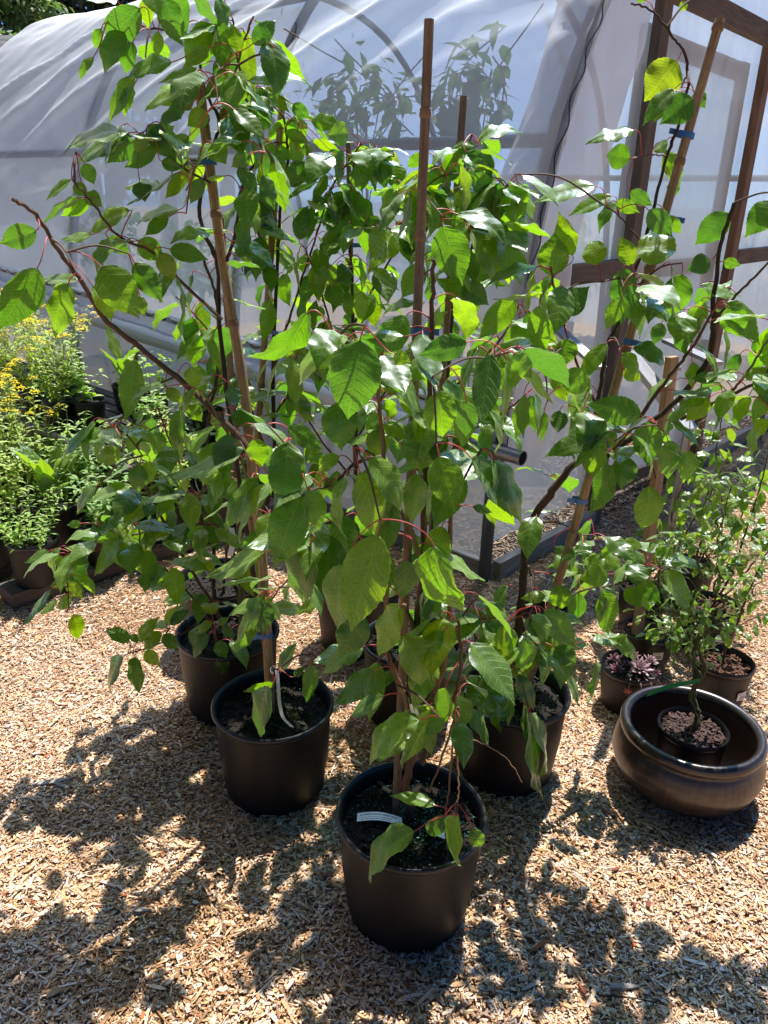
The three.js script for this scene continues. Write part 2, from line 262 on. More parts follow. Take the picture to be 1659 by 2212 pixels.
{ // timber end frame and door
  const post = (t, h0, h1, w, name, s = 0.0, mat = M.lumber) => mesh(name, beam(GL(s, t, h0), GL(s, t, h1), w, 0.045, GA), mat, greenhouse);
  post(0.69, 0, 2.44, 0.085, 'end_post', 0.005, M.lumberGrey); post(2.03, 0, 2.44, 0.085, 'end_post', 0.005); post(3.3, 0, 2.3, 0.085, 'end_post', 0.005, M.lumberGrey);
  mesh('door_header', beam(GL(-0.02, 0.6, 2.47), GL(-0.02, 2.14, 2.47), 0.05, 0.09), M.lumberGrey, greenhouse);
  mesh('end_rail', beam(GL(0.0, -0.16, 1.32), GL(0.0, 0.645, 1.335), 0.045, 0.085), M.lumberGrey, greenhouse);
  mesh('end_rail', beam(GL(0.0, 2.08, 1.34), GL(0.0, 3.9, 1.36), 0.045, 0.085), M.lumberGrey, greenhouse);
  mesh('base_board', beam(GL(-0.01, -0.25, 0.045), GL(-0.01, 0.64, 0.045), 0.045, 0.09), M.driftwood, greenhouse);
  mesh('base_board', beam(GL(-0.01, 2.08, 0.05), GL(-0.01, 4.05, 0.05), 0.045, 0.1), M.driftwood, greenhouse);
  const door = mesh('door', sheet(24, 30, (u, v) => GL(0.11 + 0.008 * noise.noise(u * 14, v * 3, 2), 0.8 + 1.14 * u, 0.08 + 2.2 * v)), filmClear, greenhouse);
  for (const t of [0.77, 1.96]) mesh('stile', beam(GL(0.1, t, 0.06), GL(0.1, t, 2.36), 0.09, 0.04, GA), M.lumber, door);
  for (const h of [0.1, 1.3, 2.31]) mesh('rail', beam(GL(0.1, 0.82, h), GL(0.1, 1.91, h), 0.038, 0.085), M.lumber, door);
}
{ const g = sheet(2, 2, (u, v) => G3(GLEN * u, -0.25 + 4.3 * v, 0.006)); const m = mesh('greenhouse_floor', g, std({ color: rgb(0.16, 0.12, 0.085), map: soilTex, roughness: 1 }), scene); m.userData = { kind: 'structure', label: 'bare earth floor inside the film greenhouse', category: 'floor' }; }

// ---------------------------------------------------------------- leaves
const leafCanvas = (bump) => canvas(256, 512, (c, w, h) => {
  c.fillStyle = bump ? '#8a8a8a' : '#dfe4d6'; c.fillRect(0, 0, w, h);
  for (let i = 0; i < 2600; i++) { const v = rr(-1, 1); c.fillStyle = bump ? (v > 0 ? 'rgba(255,255,255,0.06)' : 'rgba(0,0,0,0.08)') : (v > 0 ? 'rgba(255,255,235,0.07)' : 'rgba(110,140,80,0.08)'); c.beginPath(); c.arc(rnd() * w, rnd() * h, rr(1, bump ? 4 : 9), 0, 7); c.fill(); }
  if (!bump) for (let i = 0; i < 5; i++) { c.fillStyle = 'rgba(120,110,60,0.25)'; c.beginPath(); c.arc(rnd() * w, rnd() * h, rr(2, 5), 0, 7); c.fill(); }
  c.lineCap = 'round'; const vein = bump ? '#2c2c2c' : '#f2f7dc';
  const fine = bump ? 'rgba(50,50,50,0.5)' : 'rgba(240,250,215,0.2)';
  for (let k = 0; k < 7; k++) for (const sd of [-1, 1]) {
    const v0 = 0.05 + k * 0.125 + (sd > 0 ? 0.02 : 0), y0 = h * (1 - v0);
    c.strokeStyle = vein; c.lineWidth = bump ? 7 : 2.6; c.beginPath(); c.moveTo(w / 2, y0); c.quadraticCurveTo(w / 2 + sd * w * 0.26, y0 - h * 0.07, w / 2 + sd * w * 0.5, y0 - h * 0.19); c.stroke();
    c.strokeStyle = fine; c.lineWidth = bump ? 2.5 : 1; for (let q = 1; q < 8; q++) { const a = q / 8, x = w / 2 + sd * w * 0.5 * a, yy = y0 - h * (0.05 * a + 0.13 * a * a); c.beginPath(); c.moveTo(x, yy); c.lineTo(x + sd * rr(-6, 10), yy - h * 0.12); c.stroke(); }
  }
  c.strokeStyle = vein; c.lineWidth = bump ? 10 : 5; c.beginPath(); c.moveTo(w / 2, h); c.lineTo(w / 2, 0); c.stroke();
});
const leafMap = tex(leafCanvas(false)), leafBump = tex(leafCanvas(true), false);
const cuticle = phy({ color: rgb(0.72, 0.86, 0.45), roughness: 0.34, transmission: 1, thickness: 0, ior: 1.5, specularIntensity: 0.8, side: THREE.DoubleSide });   // the waxy skin of the upper side
const leafMat = (r, g, b, tr = 0.87) => [phy({ color: rgb(r, g, b), map: leafMap, bumpMap: leafBump, bumpScale: 0.0022, roughness: 0.96, transmission: tr, thickness: 0, side: THREE.DoubleSide }), cuticle];
const leafMats = [leafMat(0.40, 0.61, 0.012), leafMat(0.27, 0.50, 0.018), leafMat(0.54, 0.69, 0.01), leafMat(0.15, 0.33, 0.03, 0.84), leafMat(0.19, 0.39, 0.026, 0.85), leafMat(0.33, 0.56, 0.014)];
const leafYellow = leafMat(0.55, 0.58, 0.02, 0.8);
const OUT = [[0, 0], [0.03, 0.3], [0.1, 0.6], [0.2, 0.86], [0.32, 0.99], [0.42, 1], [0.54, 0.93], [0.65, 0.77], [0.74, 0.58], [0.81, 0.39], [0.87, 0.23], [0.92, 0.12], [0.96, 0.065], [1, 0]];
function leafGeo(aspect, droop, fold, wave, ph) {
  const NL = 26, NW = 8, pos = [], uv = [], idx = [];
  let y = 0, z = 0; const ys = [], zs = [], an = [];
  for (let i = 0; i <= NL; i++) { const s = i / NL; const a = droop * (s ** 1.3) - droop * 0.25; ys.push(y); zs.push(z); an.push(a); y += Math.cos(a) / NL; z -= Math.sin(a) / NL; }
  for (let i = 0; i <= NL; i++) {
    const s = i / NL;
    let f = 0; for (let q = 0; q + 1 < OUT.length; q++) if (s >= OUT[q][0] && s <= OUT[q + 1][0]) f = OUT[q][1] + (OUT[q + 1][1] - OUT[q][1]) * (s - OUT[q][0]) / (OUT[q + 1][0] - OUT[q][0]);
    const tooth = (i > 1 && i < NL - 1) ? (i % 2 ? 0.024 : -0.016) : 0;
    const hw = aspect * 0.5 * (f + tooth * Math.min(1, f * 2)) ;
    for (let k = 0; k <= NW; k++) {
      const q = k / NW * 2 - 1, aq = Math.abs(q), x = q * hw;
      const ang = fold * (1 - 0.4 * s); const lift = aq * hw * Math.sin(ang) - aq * aq * hw * 0.30 * Math.sin(ang * 1.2 + 0.3);
      const wv = wave * aq * aq * hw * Math.sin(s * 15 + ph + (q > 0 ? 1.7 : 0)) + 0.2 * wave * noise.noise(s * 3 + ph, q * 2, ph);
      const vein = -0.010 * aspect * (1 - aq * 0.5) * Math.cos((s - 0.17 * aq) * 8 * Math.PI * 2) * smooth(0, 0.15, f) * smooth(0.03, 0.2, aq);
      const zz = lift + wv + vein;
      pos.push(x * Math.cos(ang), ys[i] + zz * Math.sin(an[i]), zs[i] + zz * Math.cos(an[i])); uv.push(0.5 + q * 0.5 * clamp(f, 0.05, 1), s);
    }
  }
  for (let i = 0; i < NL; i++) for (let k = 0; k < NW; k++) { const a = i * (NW + 1) + k, b = a + NW + 1; idx.push(a, a + 1, b, a + 1, b + 1, b); }
  const g = new THREE.BufferGeometry(); g.setAttribute('position', new THREE.Float32BufferAttribute(pos, 3)); g.setAttribute('uv', new THREE.Float32BufferAttribute(uv, 2)); g.setIndex(idx); g.computeVertexNormals();
  const skin = g.clone(), sp = skin.attributes.position, sn = skin.attributes.normal; for (let i = 0; i < sp.count; i++) sp.setXYZ(i, sp.getX(i) + sn.getX(i) * 0.005, sp.getY(i) + sn.getY(i) * 0.005, sp.getZ(i) + sn.getZ(i) * 0.005);
  return mergeGeometries([g, skin], true);
}
const aspects = [0.42, 0.52, 0.62, 0.72, 0.84];
const leafGeos = aspects.map((a) => [[0.5, 0.25, 0.07, 0], [0.95, 0.1, 0.1, 1.3], [0.2, 0.38, 0.06, 2.2], [1.35, 0.3, 0.13, 3.1], [0.7, -0.12, 0.15, 4.4], [-0.2, 0.2, 0.1, 5.3]].map(([d, f, w, p]) => leafGeo(a, d, f, w, p)));

class Plant {
  constructor(name, label, category, base, group, opts = {}) { this.g = thing(name, label, category, base, group); this.base = base; this.nodes = []; this.o = { twig: M.twig, petiole: M.petiole, petR: 0.00115, ...opts }; this.leaves = 0; }
  stem(pts, r0, r1, mat = M.bark, name = 'stem', sprout = true) {
    const n = Math.max(6, pts.length * 6), c = curve(pts, n).map((p, i) => (i && i < n) ? p.clone().add(V(rr(-1, 1), rr(-1, 1), rr(-1, 1)).multiplyScalar(0.0012 + r0 * 0.12)) : p);
    mesh(name, tube(c.map((p) => p.clone().sub(this.base)), (t) => (r0 + (r1 - r0) * t) * (1 + 0.07 * Math.sin(t * 47)), 8), mat, this.g);
    if (sprout) c.forEach((p, i) => { if (i > 1) this.nodes.push({ p, r: r0 + (r1 - r0) * i / n, d: c[Math.min(i + 1, n)].clone().sub(c[i - 1]).normalize() }); });
    return c;
  }
  nearest(p) { let best = null, bd = 1e9; for (const n of this.nodes) { const d = n.p.distanceToSquared(p) * (n.p.y > p.y + 0.1 ? 2 : 1); if (d < bd) { bd = d; best = n; } } return [best, Math.sqrt(bd)]; }
  // leaf from base b to tip t with blade normal n; wid in metres
  leaf(b, t, n, wid, mat, node) {
    const ax = t.clone().sub(b), L = ax.length(); ax.normalize();
    n = n.clone().sub(ax.clone().multiplyScalar(n.dot(ax))).normalize(); const x = ax.clone().cross(n).normalize();
    const asp = clamp(wid / L, 0.4, 0.86); let ai = 0; aspects.forEach((a, i) => { if (Math.abs(a - asp) < Math.abs(aspects[ai] - asp)) ai = i; });
    const geo = pick(leafGeos[ai]);
    const m = mesh('leaf', geo, mat ?? pick(leafMats), this.g); m.position.copy(b).sub(this.base); m.quaternion.setFromRotationMatrix(new THREE.Matrix4().makeBasis(x, ax, n)); m.scale.setScalar(L * 1.04);
    this.leaves++;
    let N = node; if (!N) {
      const want = b.clone().addScaledVector(ax, -0.03); const [near, d] = this.nearest(want); N = near.p;
      if (d > 0.085) { // a side shoot carries it
        const e = b.clone().addScaledVector(ax, -0.035).addScaledVector(V(0, 1, 0), -0.012).add(V(rr(-1, 1), 0, rr(-1, 1)).multiplyScalar(0.012));
        const mid = N.clone().lerp(e, 0.5).add(V(0, 0.12 * d, 0)); const pts = curve([N, mid, e], 8);
        mesh('shoot', tube(pts.map((p) => p.clone().sub(this.base)), (q) => 0.0026 - 0.001 * q, 6), this.o.twig, this.g); pts.forEach((p, i) => { if (i > 2) this.nodes.push({ p, r: 0.002, d: ax }); }); N = e;
      }
    }
    const dl = N.distanceTo(b), out = b.clone().sub(N).normalize();
    const c1 = N.clone().addScaledVector(out, dl * 0.35).add(V(0, dl * 0.22, 0)), c2 = b.clone().addScaledVector(ax, -dl * 0.38);
    const pc = new THREE.CubicBezierCurve3(N, c1, c2, b.clone().addScaledVector(ax, 0.003)).getPoints(7);
    m.updateMatrix(); const inv = m.matrix.clone().invert();
    const pl = pc.map((p) => p.clone().sub(this.base).applyMatrix4(inv)); const rs = this.o.petR / (L * 1.04);
    mesh('petiole', tube(pl, (q) => rs * (1.15 - 0.25 * q), 5, false), this.o.petiole, m);
    return m;
  }
  // a leaf read off the survey grid: joint (bx,by), tip (tx,ty), visible width w, d metres ahead
  seen(bx, by, tx, ty, w, d, mat) {
    const b0 = at(bx, by, d), dist = b0.distanceTo(camera.position); let vx = tx - bx, vy = ty - by; const app = Math.hypot(vx, vy);
    const pxm = b0.clone().sub(camera.position).dot(V(0, 0, -1).applyQuaternion(camera.quaternion)) / FPX;
    const W = w * pxm * 0.95; let La = app * pxm; const full = Math.max(La, W / rr(0.64, 0.76));
    let dz = Math.sqrt(Math.max(0, full * full - La * La)) * (vy > 0 ? -1 : 1); dz += La * (vy > 0 ? rr(-0.22, 0.25) * vy / app : 0.15) + La * rr(-0.12, 0.12);
    const t0 = at(tx, ty, d + dz); const ax = t0.clone().sub(b0), L = ax.length(); ax.normalize();
    const v = camera.position.clone().sub(b0).normalize(); const n0 = v.sub(ax.clone().multiplyScalar(v.dot(ax))).normalize();
    const asp = clamp(Math.max(W / L, 0.5 + rr(-0.05, 0.08)), 0.42, 0.78); const th = Math.acos(clamp(W / (asp * L), 0.22, 1));
    const na = n0.clone().applyAxisAngle(ax, th), nb = n0.clone().applyAxisAngle(ax, -th); const n = (na.y > nb.y) === (rnd() < 0.85) ? na : nb;
    return this.leaf(b0, t0, n, asp * L, mat);
  }
  fill(n, lmin, lmax, keep, mat, a0 = 0.45, a1 = 0.63) {   // leaves spread along the stems
    let tries = 0; const start = this.nodes.slice();
    for (let i = 0; i < n && tries < n * 12; tries++) {
      const nd = pick(start); if (keep && !keep(nd.p)) continue; i++;
      const az = rnd() * Math.PI * 2, L = rr(lmin, lmax), out = V(Math.cos(az), rr(0.0, 0.7), Math.sin(az)).normalize();
      const pl = rr(0.03, 0.06), b = nd.p.clone().addScaledVector(out, pl); const pitch = rr(-1.45, 0.05); const a2 = az + rr(-0.6, 0.6);
      const ax = V(Math.cos(a2) * Math.cos(pitch), Math.sin(pitch), Math.sin(a2) * Math.cos(pitch)); const t = b.clone().addScaledVector(ax, L);
      const n0 = V(rr(-0.35, 0.35), 1, rr(-0.35, 0.35)); this.leaf(b, t, n0, L * rr(a0, a1), mat && mat(), nd.p);
    }
  }
}
// survey grids (enlarged pieces) -> the 1659 x 2212 grid
const GR = { c1: [0, 0, 0.3638], c2: [548.6, 0, 0.3638], c3: [1097.2, 0, 0.33863], c4: [0, 548.6, 0.3638], c5: [548.6, 548.6, 0.3638], c6: [1097.2, 548.6, 0.33863], d1: [0, 1152.1, 0.3638], d2: [548.6, 1152.1, 0.3638], d3: [1097.2, 1152.1, 0.33863], d5: [548.6, 1645.8, 0.3638], e: [0, 0, 1] };
const path = (gr, d, ...xy) => { const [ox, oy, k] = GR[gr]; const n = xy.length; return xy.map(([x, y, dd], i) => at(ox + x * k, oy + y * k, dd ?? (Array.isArray(d) ? d[0] + (d[1] - d[0]) * i / (n - 1) : d))); };
const put = (plant, gr, d, rows, mat) => { const [ox, oy, k] = GR[gr]; for (const [bx, by, tx, ty, w, dd] of rows) plant.seen(ox + bx * k, oy + by * k, ox + tx * k, oy + ty * k, w * k, (dd ?? d) + rr(-0.035, 0.035), mat); };

// ---------------------------------------------------------------- nursery pots
function pot(label, x, z, R, h, opts = {}) {
  const g = thing(opts.name ?? 'nursery_pot', label, 'plant pot', V(x, opts.y ?? 0, z), opts.group, rnd() * 6);
  const r0 = R * (opts.base ?? 0.83), t = 0.004, so = h - (opts.soil ?? h * 0.13), lip = R * 0.06;
  mesh('wall', lathe([[0.001, 0.004], [r0 - 0.02, 0.004], [r0 - 0.014, 0.0], [r0 - 0.002, 0.004], [r0, 0.014], [r0 + (R - r0) * 0.5, h * 0.5], [R - lip, h - 0.035], [R - lip + 0.002, h - 0.016], [R - lip - t, h - 0.016], [R - lip - t - 0.002, h - 0.05], [r0 + (R - r0) * 0.45 - t, h * 0.5], [r0 - t, 0.02]]), M.pot, g);
  mesh('rim', lathe([[R - lip - t, h - 0.022], [R - lip + 0.001, h - 0.02], [R - 0.004, h - 0.018], [R, h - 0.012], [R, h - 0.005], [R - 0.004, h], [R - lip * 0.6, h - 0.001], [R - lip - t * 0.6, h - 0.006], [R - lip - t, h - 0.022]], 56), M.potRim, g);
  const rs = R - lip - 0.008, ss = []; // soil: an uneven disc
  const sg = new THREE.CircleGeometry(rs, 40, 0, Math.PI * 2); sg.dispose(); const pos = [], uv = [], idx = []; const NR = 9, NA = 36; const ph = rnd() * 50;
  for (let i = 0; i <= NR; i++) for (let k = 0; k < NA; k++) { const a = k / NA * 6.28318, r = rs * i / NR, X = Math.cos(a) * r, Z = Math.sin(a) * r; pos.push(X, so + 0.012 * noise.noise(X * 22 + ph, Z * 22, 3) + 0.006 * noise.noise(X * 70, Z * 70 + ph, 3) - 0.008 * (i / NR) ** 4, Z); uv.push(X * 5, Z * 5); }
  for (let i = 0; i < NR; i++) for (let k = 0; k < NA; k++) { const a = i * NA + k, b = i * NA + (k + 1) % NA; idx.push(a, b, a + NA, b, b + NA, a + NA); }
  const so_g = new THREE.BufferGeometry(); so_g.setAttribute('position', new THREE.Float32BufferAttribute(pos, 3)); so_g.setAttribute('uv', new THREE.Float32BufferAttribute(uv, 2)); so_g.setIndex(idx); so_g.computeVertexNormals();
  const soil = mesh('soil', so_g, opts.soilMat ?? M.soil, g);
  const scatter = (name, n, geo, mat, place) => { const im = new THREE.InstancedMesh(geo, mat, n); im.name = name; im.userData = { kind: 'stuff' }; im.castShadow = im.receiveShadow = true; const m4 = new THREE.Matrix4(), q = new THREE.Quaternion(); for (let i = 0; i < n; i++) { const [p, s] = place(i); q.setFromEuler(new THREE.Euler(rr(-0.6, 0.6), rnd() * 6, rr(-0.6, 0.6))); m4.compose(p, q, s); im.setMatrixAt(i, m4); } soil.add(im); };
  const disc = (r = rs * 0.96) => { const a = rnd() * 6.283, q = Math.sqrt(rnd()) * r; return [Math.cos(a) * q, Math.sin(a) * q]; };
  if (opts.litter !== 0) scatter('bark_crumbs', opts.litter ?? 160, chipGeo(0), opts.crumbMat ?? M.crumb, () => { const [X, Z] = disc(); return [V(X, so + rr(0, 0.008), Z), V(rr(0.003, 0.009), rr(0.002, 0.005), rr(0.006, 0.02)).multiplyScalar(opts.crumb ?? 1)]; });
  if (opts.moss) for (let k = 0; k < opts.moss; k++) { const [cx, cz] = disc(rs * 0.8), rad = rr(0.02, 0.05); scatter('moss', 150, new THREE.TetrahedronGeometry(1, 0), M.moss, () => { const a = rnd() * 6.28, q = Math.sqrt(rnd()) * rad; const X = cx + Math.cos(a) * q, Z = cz + Math.sin(a) * q; if (Math.hypot(X, Z) > rs * 0.97) return [V(cx, so, cz), V(0.003, 0.004, 0.003)]; return [V(X, so + 0.004 * (1 - q / rad) + rr(0, 0.004), Z), V(rr(0.002, 0.004), rr(0.003, 0.007), rr(0.002, 0.004))]; }); }
  if (opts.prills) { const [cx, cz] = [rs * 0.35, rs * 0.1]; scatter('fertilizer_prills', opts.prills, new THREE.SphereGeometry(1, 6, 5), M.prill, () => { const [X, Z] = rnd() < 0.5 ? disc() : [cx + rr(-1, 1) * rs * 0.45, cz + rr(-1, 1) * rs * 0.45]; const r = rr(0.0013, 0.002); return [V(X, so + 0.009, Z), V(r, r, r)]; }); }
  return { g, so: (opts.y ?? 0) + so, x, z };
}
const G5 = 'large black nursery pots of the vines';
const P1 = pot('big black nursery pot standing nearest the camera, white plant label on its soil', 0.083, -1.398, 0.176, 0.29, { moss: 11, prills: 260, group: G5 });
P1.g.rotation.y = 0.3;
const P2 = pot('big black nursery pot with a curled white tag strip hanging over its soil', -0.297, -1.8, 0.171, 0.29, { moss: 10, prills: 30, group: G5 });
const P3 = pot('big black nursery pot behind and left of the one with the white tag strip', -0.50, -2.18, 0.168, 0.29, { moss: 1, group: G5 });
const P4 = pot('black nursery pot half hidden by vine leaves, farthest back at left of the vines', -0.6, -2.56, 0.166, 0.29, { group: G5 });
const P5 = pot('black nursery pot in deep shade behind the tag strip pot, seen between stems', -0.089, -2.586, 0.166, 0.29, { prills: 30, group: G5 });
const P6 = pot('black nursery pot directly behind the nearest pot', 0.103, -2.159, 0.165, 0.29, { prills: 120, moss: 1, group: G5 });
const P7 = pot('big black nursery pot right behind the nearest one, under drooping wilted leaves', 0.389, -1.898, 0.17, 0.29, { moss: 8, prills: 60, group: G5 });

// ---------------------------------------------------------------- bamboo stakes (each with its ties)
function stake(label, a, b, r, mat, ties = [], via = null) {
  const nodesEvery = 0.24;
  const g = thing('bamboo_stake', label, 'stake', a, 'bamboo stakes'); const L = a.distanceTo(b), d = b.clone().sub(a).normalize(); const pts = [], n = 40; const bow = V(rr(-1, 1), 0, rr(-1, 1)).multiplyScalar(0.006);
  const cv = via && new THREE.CatmullRomCurve3([a, ...via, b]); const along = (t) => cv ? cv.getPointAt(clamp(t, 0, 1)).sub(a) : d.clone().multiplyScalar(L * t).addScaledVector(bow, Math.sin(t * Math.PI));
  for (let i = 0; i <= n; i++) pts.push(along(i / n));
  mesh('cane', tube(pts, (t) => r * (1.06 - 0.16 * t), 12), mat, g);
  for (let s = 0.12; s < L; s += nodesEvery * rr(0.8, 1.2)) { const t = s / L; const ring = mesh('node', lathe([[r * 0.9, -0.008], [r * 1.07, -0.005], [r * 1.16, 0], [r * 1.04, 0.003], [r * 1.12, 0.006], [r * 0.9, 0.01]], 14), M.bambooNode, g); ring.position.copy(along(t)); ring.quaternion.setFromUnitVectors(V(0, 1, 0), d); }
  for (const [h, side] of ties) { // blue stretch tape round cane and stem
    const p = along(h); const k = r + 0.004, s = new THREE.Shape(); s.absellipse(0, 0, k * 1.5, k, 0, 7, false, 0); const hole = new THREE.Path(); hole.absellipse(0, 0, k * 1.5 - 0.0012, k - 0.0012, 0, 7, true, 0); s.holes.push(hole);
    const tg = new THREE.ExtrudeGeometry(s, { depth: 0.013, bevelEnabled: false, curveSegments: 10 }); tg.rotateX(-Math.PI / 2); tg.translate(side * k * 0.45, 0, 0);
    const tail = box(0.022, 0.012, 0.001, side * (k * 1.9 + 0.007), 0.0065, k * 0.5); tail.rotateY(-side * 0.25);
    const m = mesh('tie', mergeGeometries([tg, tail.toNonIndexed()]), M.tie, g); m.position.copy(p); m.quaternion.setFromUnitVectors(V(0, 1, 0), d); m.rotateY(rr(-0.2, 0.2));
  }
  return (t) => a.clone().lerp(b, t);
}
const onSoil = (P, dx, dz) => V(P.x + dx, P.so - 0.02, P.z + dz);
const tieAt = (A, B, y) => clamp((y - A.y) / (B.y - A.y), 0, 1);
const lean = (P, foot, top) => [foot.setY(P.so - 0.03), top];
const [s1a, s1b] = lean(P1, at(857, 1712, 1.42), at(927, 42, 1.50));
stake('tall grey brown bamboo stake rising from the nearest pot to the top middle', s1a, s1b, 0.0095, M.bambooGrey, [[0.15, 1], [0.56, 1], [0.69, 1]]);
const [s2a, s2b] = lean(P2, at(584, 1500, 1.80), at(428, 165, 1.93));
stake('thick tan bamboo stake leaning left out of the pot with the tag strip', s2a, s2b, 0.0125, M.bamboo, [[0.17, -1], [0.89, -1]], path('e', [1.8, 1.91], [567, 1217], [546, 1030], [527, 840], [486, 596], [466, 455]));
const [s4a, s4b] = lean(P4, V(-0.5, 0, -2.5), at(609, 225, 2.5));
stake('bamboo stake with two blue ties standing left of centre in front of the film', s4a, s4b, 0.011, M.bamboo, [[0.72, -1], [0.79, -1], [0.6, 1]]);
const [s5a, s5b] = lean(P5, V(-0.09, 0, -2.6), at(752, 305, 2.62));
stake('thin weathered bamboo stake in the middle gap, top near the purlin', s5a, s5b, 0.009, M.bambooGrey, [[0.8, 1]]);
const [s6a, s6b] = lean(P6, at(915, 1400, 2.14), at(1002, 208, 2.2));
stake('square cut bamboo stake standing just right of the tallest one', s6a, s6b, 0.0105, M.bambooGrey, [[0.6, 1]]);
const [s7a, s7b] = lean(P7, at(1132, 1490, 1.92), at(1556, 40, 1.98));
stake('bamboo stake leaning far to the right toward the door frame', s7a, s7b, 0.0115, M.bamboo, [[0.36, -1], [0.485, -1], [0.60, 1], [0.765, 1], [0.865, -1]]);
const [s3a, s3b] = lean(P3, V(-0.44, 0, -2.14), at(478, 470, 2.12));
stake('dark weathered bamboo stake behind the thick leaning one', s3a, s3b, 0.009, M.bambooGrey, []);

// ---------------------------------------------------------------- kiwi vines
const GV = 'potted kiwi vines';
const vine = (label, P, opts) => new Plant('kiwi_vine', label, 'kiwi vine', V(P.x, P.so, P.z), GV, opts);

// K2: pot with the tag strip, tall mass at left
const K2 = vine('tall leafy kiwi vine of the tag strip pot, filling the upper left with bright leaves', P2);
K2.stem([V(-0.285, P2.so - 0.02, -1.8), ...path('e', 1.83, [560, 1330], [530, 1120], [500, 920], [474, 690, 1.89], [468, 480, 1.93])], 0.008, 0.0045, M.barkDark);
K2.stem(path('e', [1.76, 1.5], [556, 985], [400, 830], [290, 742], [228, 690], [170, 600], [122, 535], [76, 462], [27, 431]), 0.0068, 0.0035, M.bark);
K2.stem(path('e', [1.84, 1.68], [480, 690], [393, 610], [330, 545], [255, 509], [200, 440], [157, 388]), 0.004, 0.002, M.bark);
K2.stem(path('e', [1.93, 1.93], [468, 560], [432, 470], [452, 340], [474, 265], [440, 190], [420, 100], [372, 68], [318, 62]), 0.005, 0.002, M.barkDark);
K2.stem(path('e', [1.88, 1.78], [455, 395], [385, 355], [330, 300], [300, 290]), 0.003, 0.0018, M.bark);
K2.stem(path('e', [1.86, 1.92], [490, 565], [507, 505], [525, 395], [560, 330], [538, 233], [510, 105], [502, 40]), 0.004, 0.0018, M.barkDark);
K2.stem(path('e', [1.92, 1.95], [474, 265], [485, 240], [527, 90], [548, 35]), 0.003, 0.0018, M.greenTwig);
K2.stem(path('e', [1.79, 1.6], [548, 1080], [520, 990], [470, 900], [440, 850]), 0.004, 0.002, M.greenTwig);
K2.stem(path('e', [1.8, 1.62], [568, 1390], [585, 1300], [640, 1230]), 0.003, 0.002, M.twigTan);
K2.stem(path('e', [1.8, 1.66], [585, 1500], [596, 1450], [608, 1440]), 0.003, 0.002, M.twig);
put(K2, 'c1', 1.86, [[830, 50, 600, 270, 190], [740, 190, 590, 430, 120], [980, -20, 1070, 280, 140], [1290, -30, 1330, 220, 95], [860, -10, 880, 170, 90], [790, 250, 730, 450, 100], [940, 190, 930, 340, 80], [600, 170, 555, 295, 70], [555, 340, 455, 470, 55], [800, 455, 640, 720, 105], [790, 520, 720, 690, 80], [1290, 155, 1070, 390, 150], [1250, 280, 1085, 395, 90], [1020, 370, 725, 440, 90], [1190, 430, 945, 485, 70], [1140, 490, 840, 630, 90], [1420, 310, 1370, 130, 90], [1500, 260, 1645, 115, 110], [1340, 455, 1210, 590, 105], [1150, 590, 1015, 600, 115], [1230, 660, 1110, 750, 120], [1590, 240, 1500, 150, 70], [1480, 560, 1350, 520, 90], [1480, 480, 1655, 490, 55]]);
put(K2, 'c1', 1.78, [[890, 850, 1040, 740, 120], [890, 740, 1045, 950, 150], [1100, 650, 920, 735, 80], [760, 790, 345, 850, 80], [780, 810, 430, 950, 105], [800, 830, 640, 965, 120], [930, 890, 740, 990, 110], [500, 970, 560, 1095, 95], [420, 1070, 270, 1185, 55], [440, 1090, 520, 1165, 85], [520, 1185, 365, 1290, 85], [510, 1140, 600, 1225, 100], [950, 1100, 730, 1100, 65], [830, 1080, 860, 1190, 115], [1110, 1030, 980, 1175, 90], [770, 1250, 510, 1375, 100], [1060, 1250, 790, 1300, 60], [1000, 1290, 860, 1395, 85], [540, 1395, 370, 1425, 60], [640, 1410, 770, 1510, 100], [820, 1430, 975, 1540, 130], [1010, 1480, 1230, 1535, 110], [1200, 1060, 1130, 1210, 90], [1260, 850, 1340, 970, 120], [1480, 920, 1375, 990, 95], [1580, 910, 1560, 1065, 70], [1420, 990, 1530, 1160, 90], [1440, 1300, 1450, 1510, 90], [1440, 1160, 1545, 1315, 115], [1500, 1250, 1530, 1395, 60], [1420, 1520, 1540, 1510, 75], [1560, 1040, 1640, 1245, 100], [1390, 650, 1580, 820, 100], [1120, 810, 1010, 880, 90], [960, 960, 1080, 1000, 80], [870, 800, 800, 910, 90]]);
put(K2, 'c1', 1.52, [[215, 1370, 0, 1445, 145]]);
put(K2, 'c1', 1.7, [[950, 1500, 1040, 1670, 110]], leafYellow);
put(K2, 'c4', 1.55, [[222, 85, 0, 450, 210, 1.5], [460, 160, 230, 150, 75], [405, 175, 300, 500, 165, 1.5], [600, 75, 822, 375, 215], [550, 190, 690, 405, 120], [800, 50, 965, 285, 150], [830, 250, 860, 375, 70], [980, 790, 740, 860, 50, 1.62], [990, 800, 1085, 885, 85, 1.7], [600, 1045, 340, 1185, 95, 1.62], [720, 1045, 950, 1105, 75, 1.66], [715, 1165, 567, 1240, 120, 1.62], [800, 1080, 770, 1180, 85, 1.68]]);
put(K2, 'c4', 1.7, [[830, 1250, 810, 1430, 105], [890, 1230, 870, 1375, 95], [1080, 925, 1030, 1175, 105], [960, 1060, 910, 1195, 105], [1120, 890, 1200, 995, 95], [1380, 790, 1390, 905, 105], [1130, 670, 1170, 805, 105], [1425, 1200, 1000, 1335, 105, 1.56], [1510, 1100, 1560, 1275, 125, 1.6], [1370, 960, 1525, 1000, 95], [1530, 1330, 1310, 1640, 150, 1.58], [1600, 1380, 1390, 1595, 115, 1.56], [1570, 1770, 1240, 1925, 125, 1.6], [1570, 1640, 1440, 1745, 90], [570, 1385, 430, 1535, 65]]);
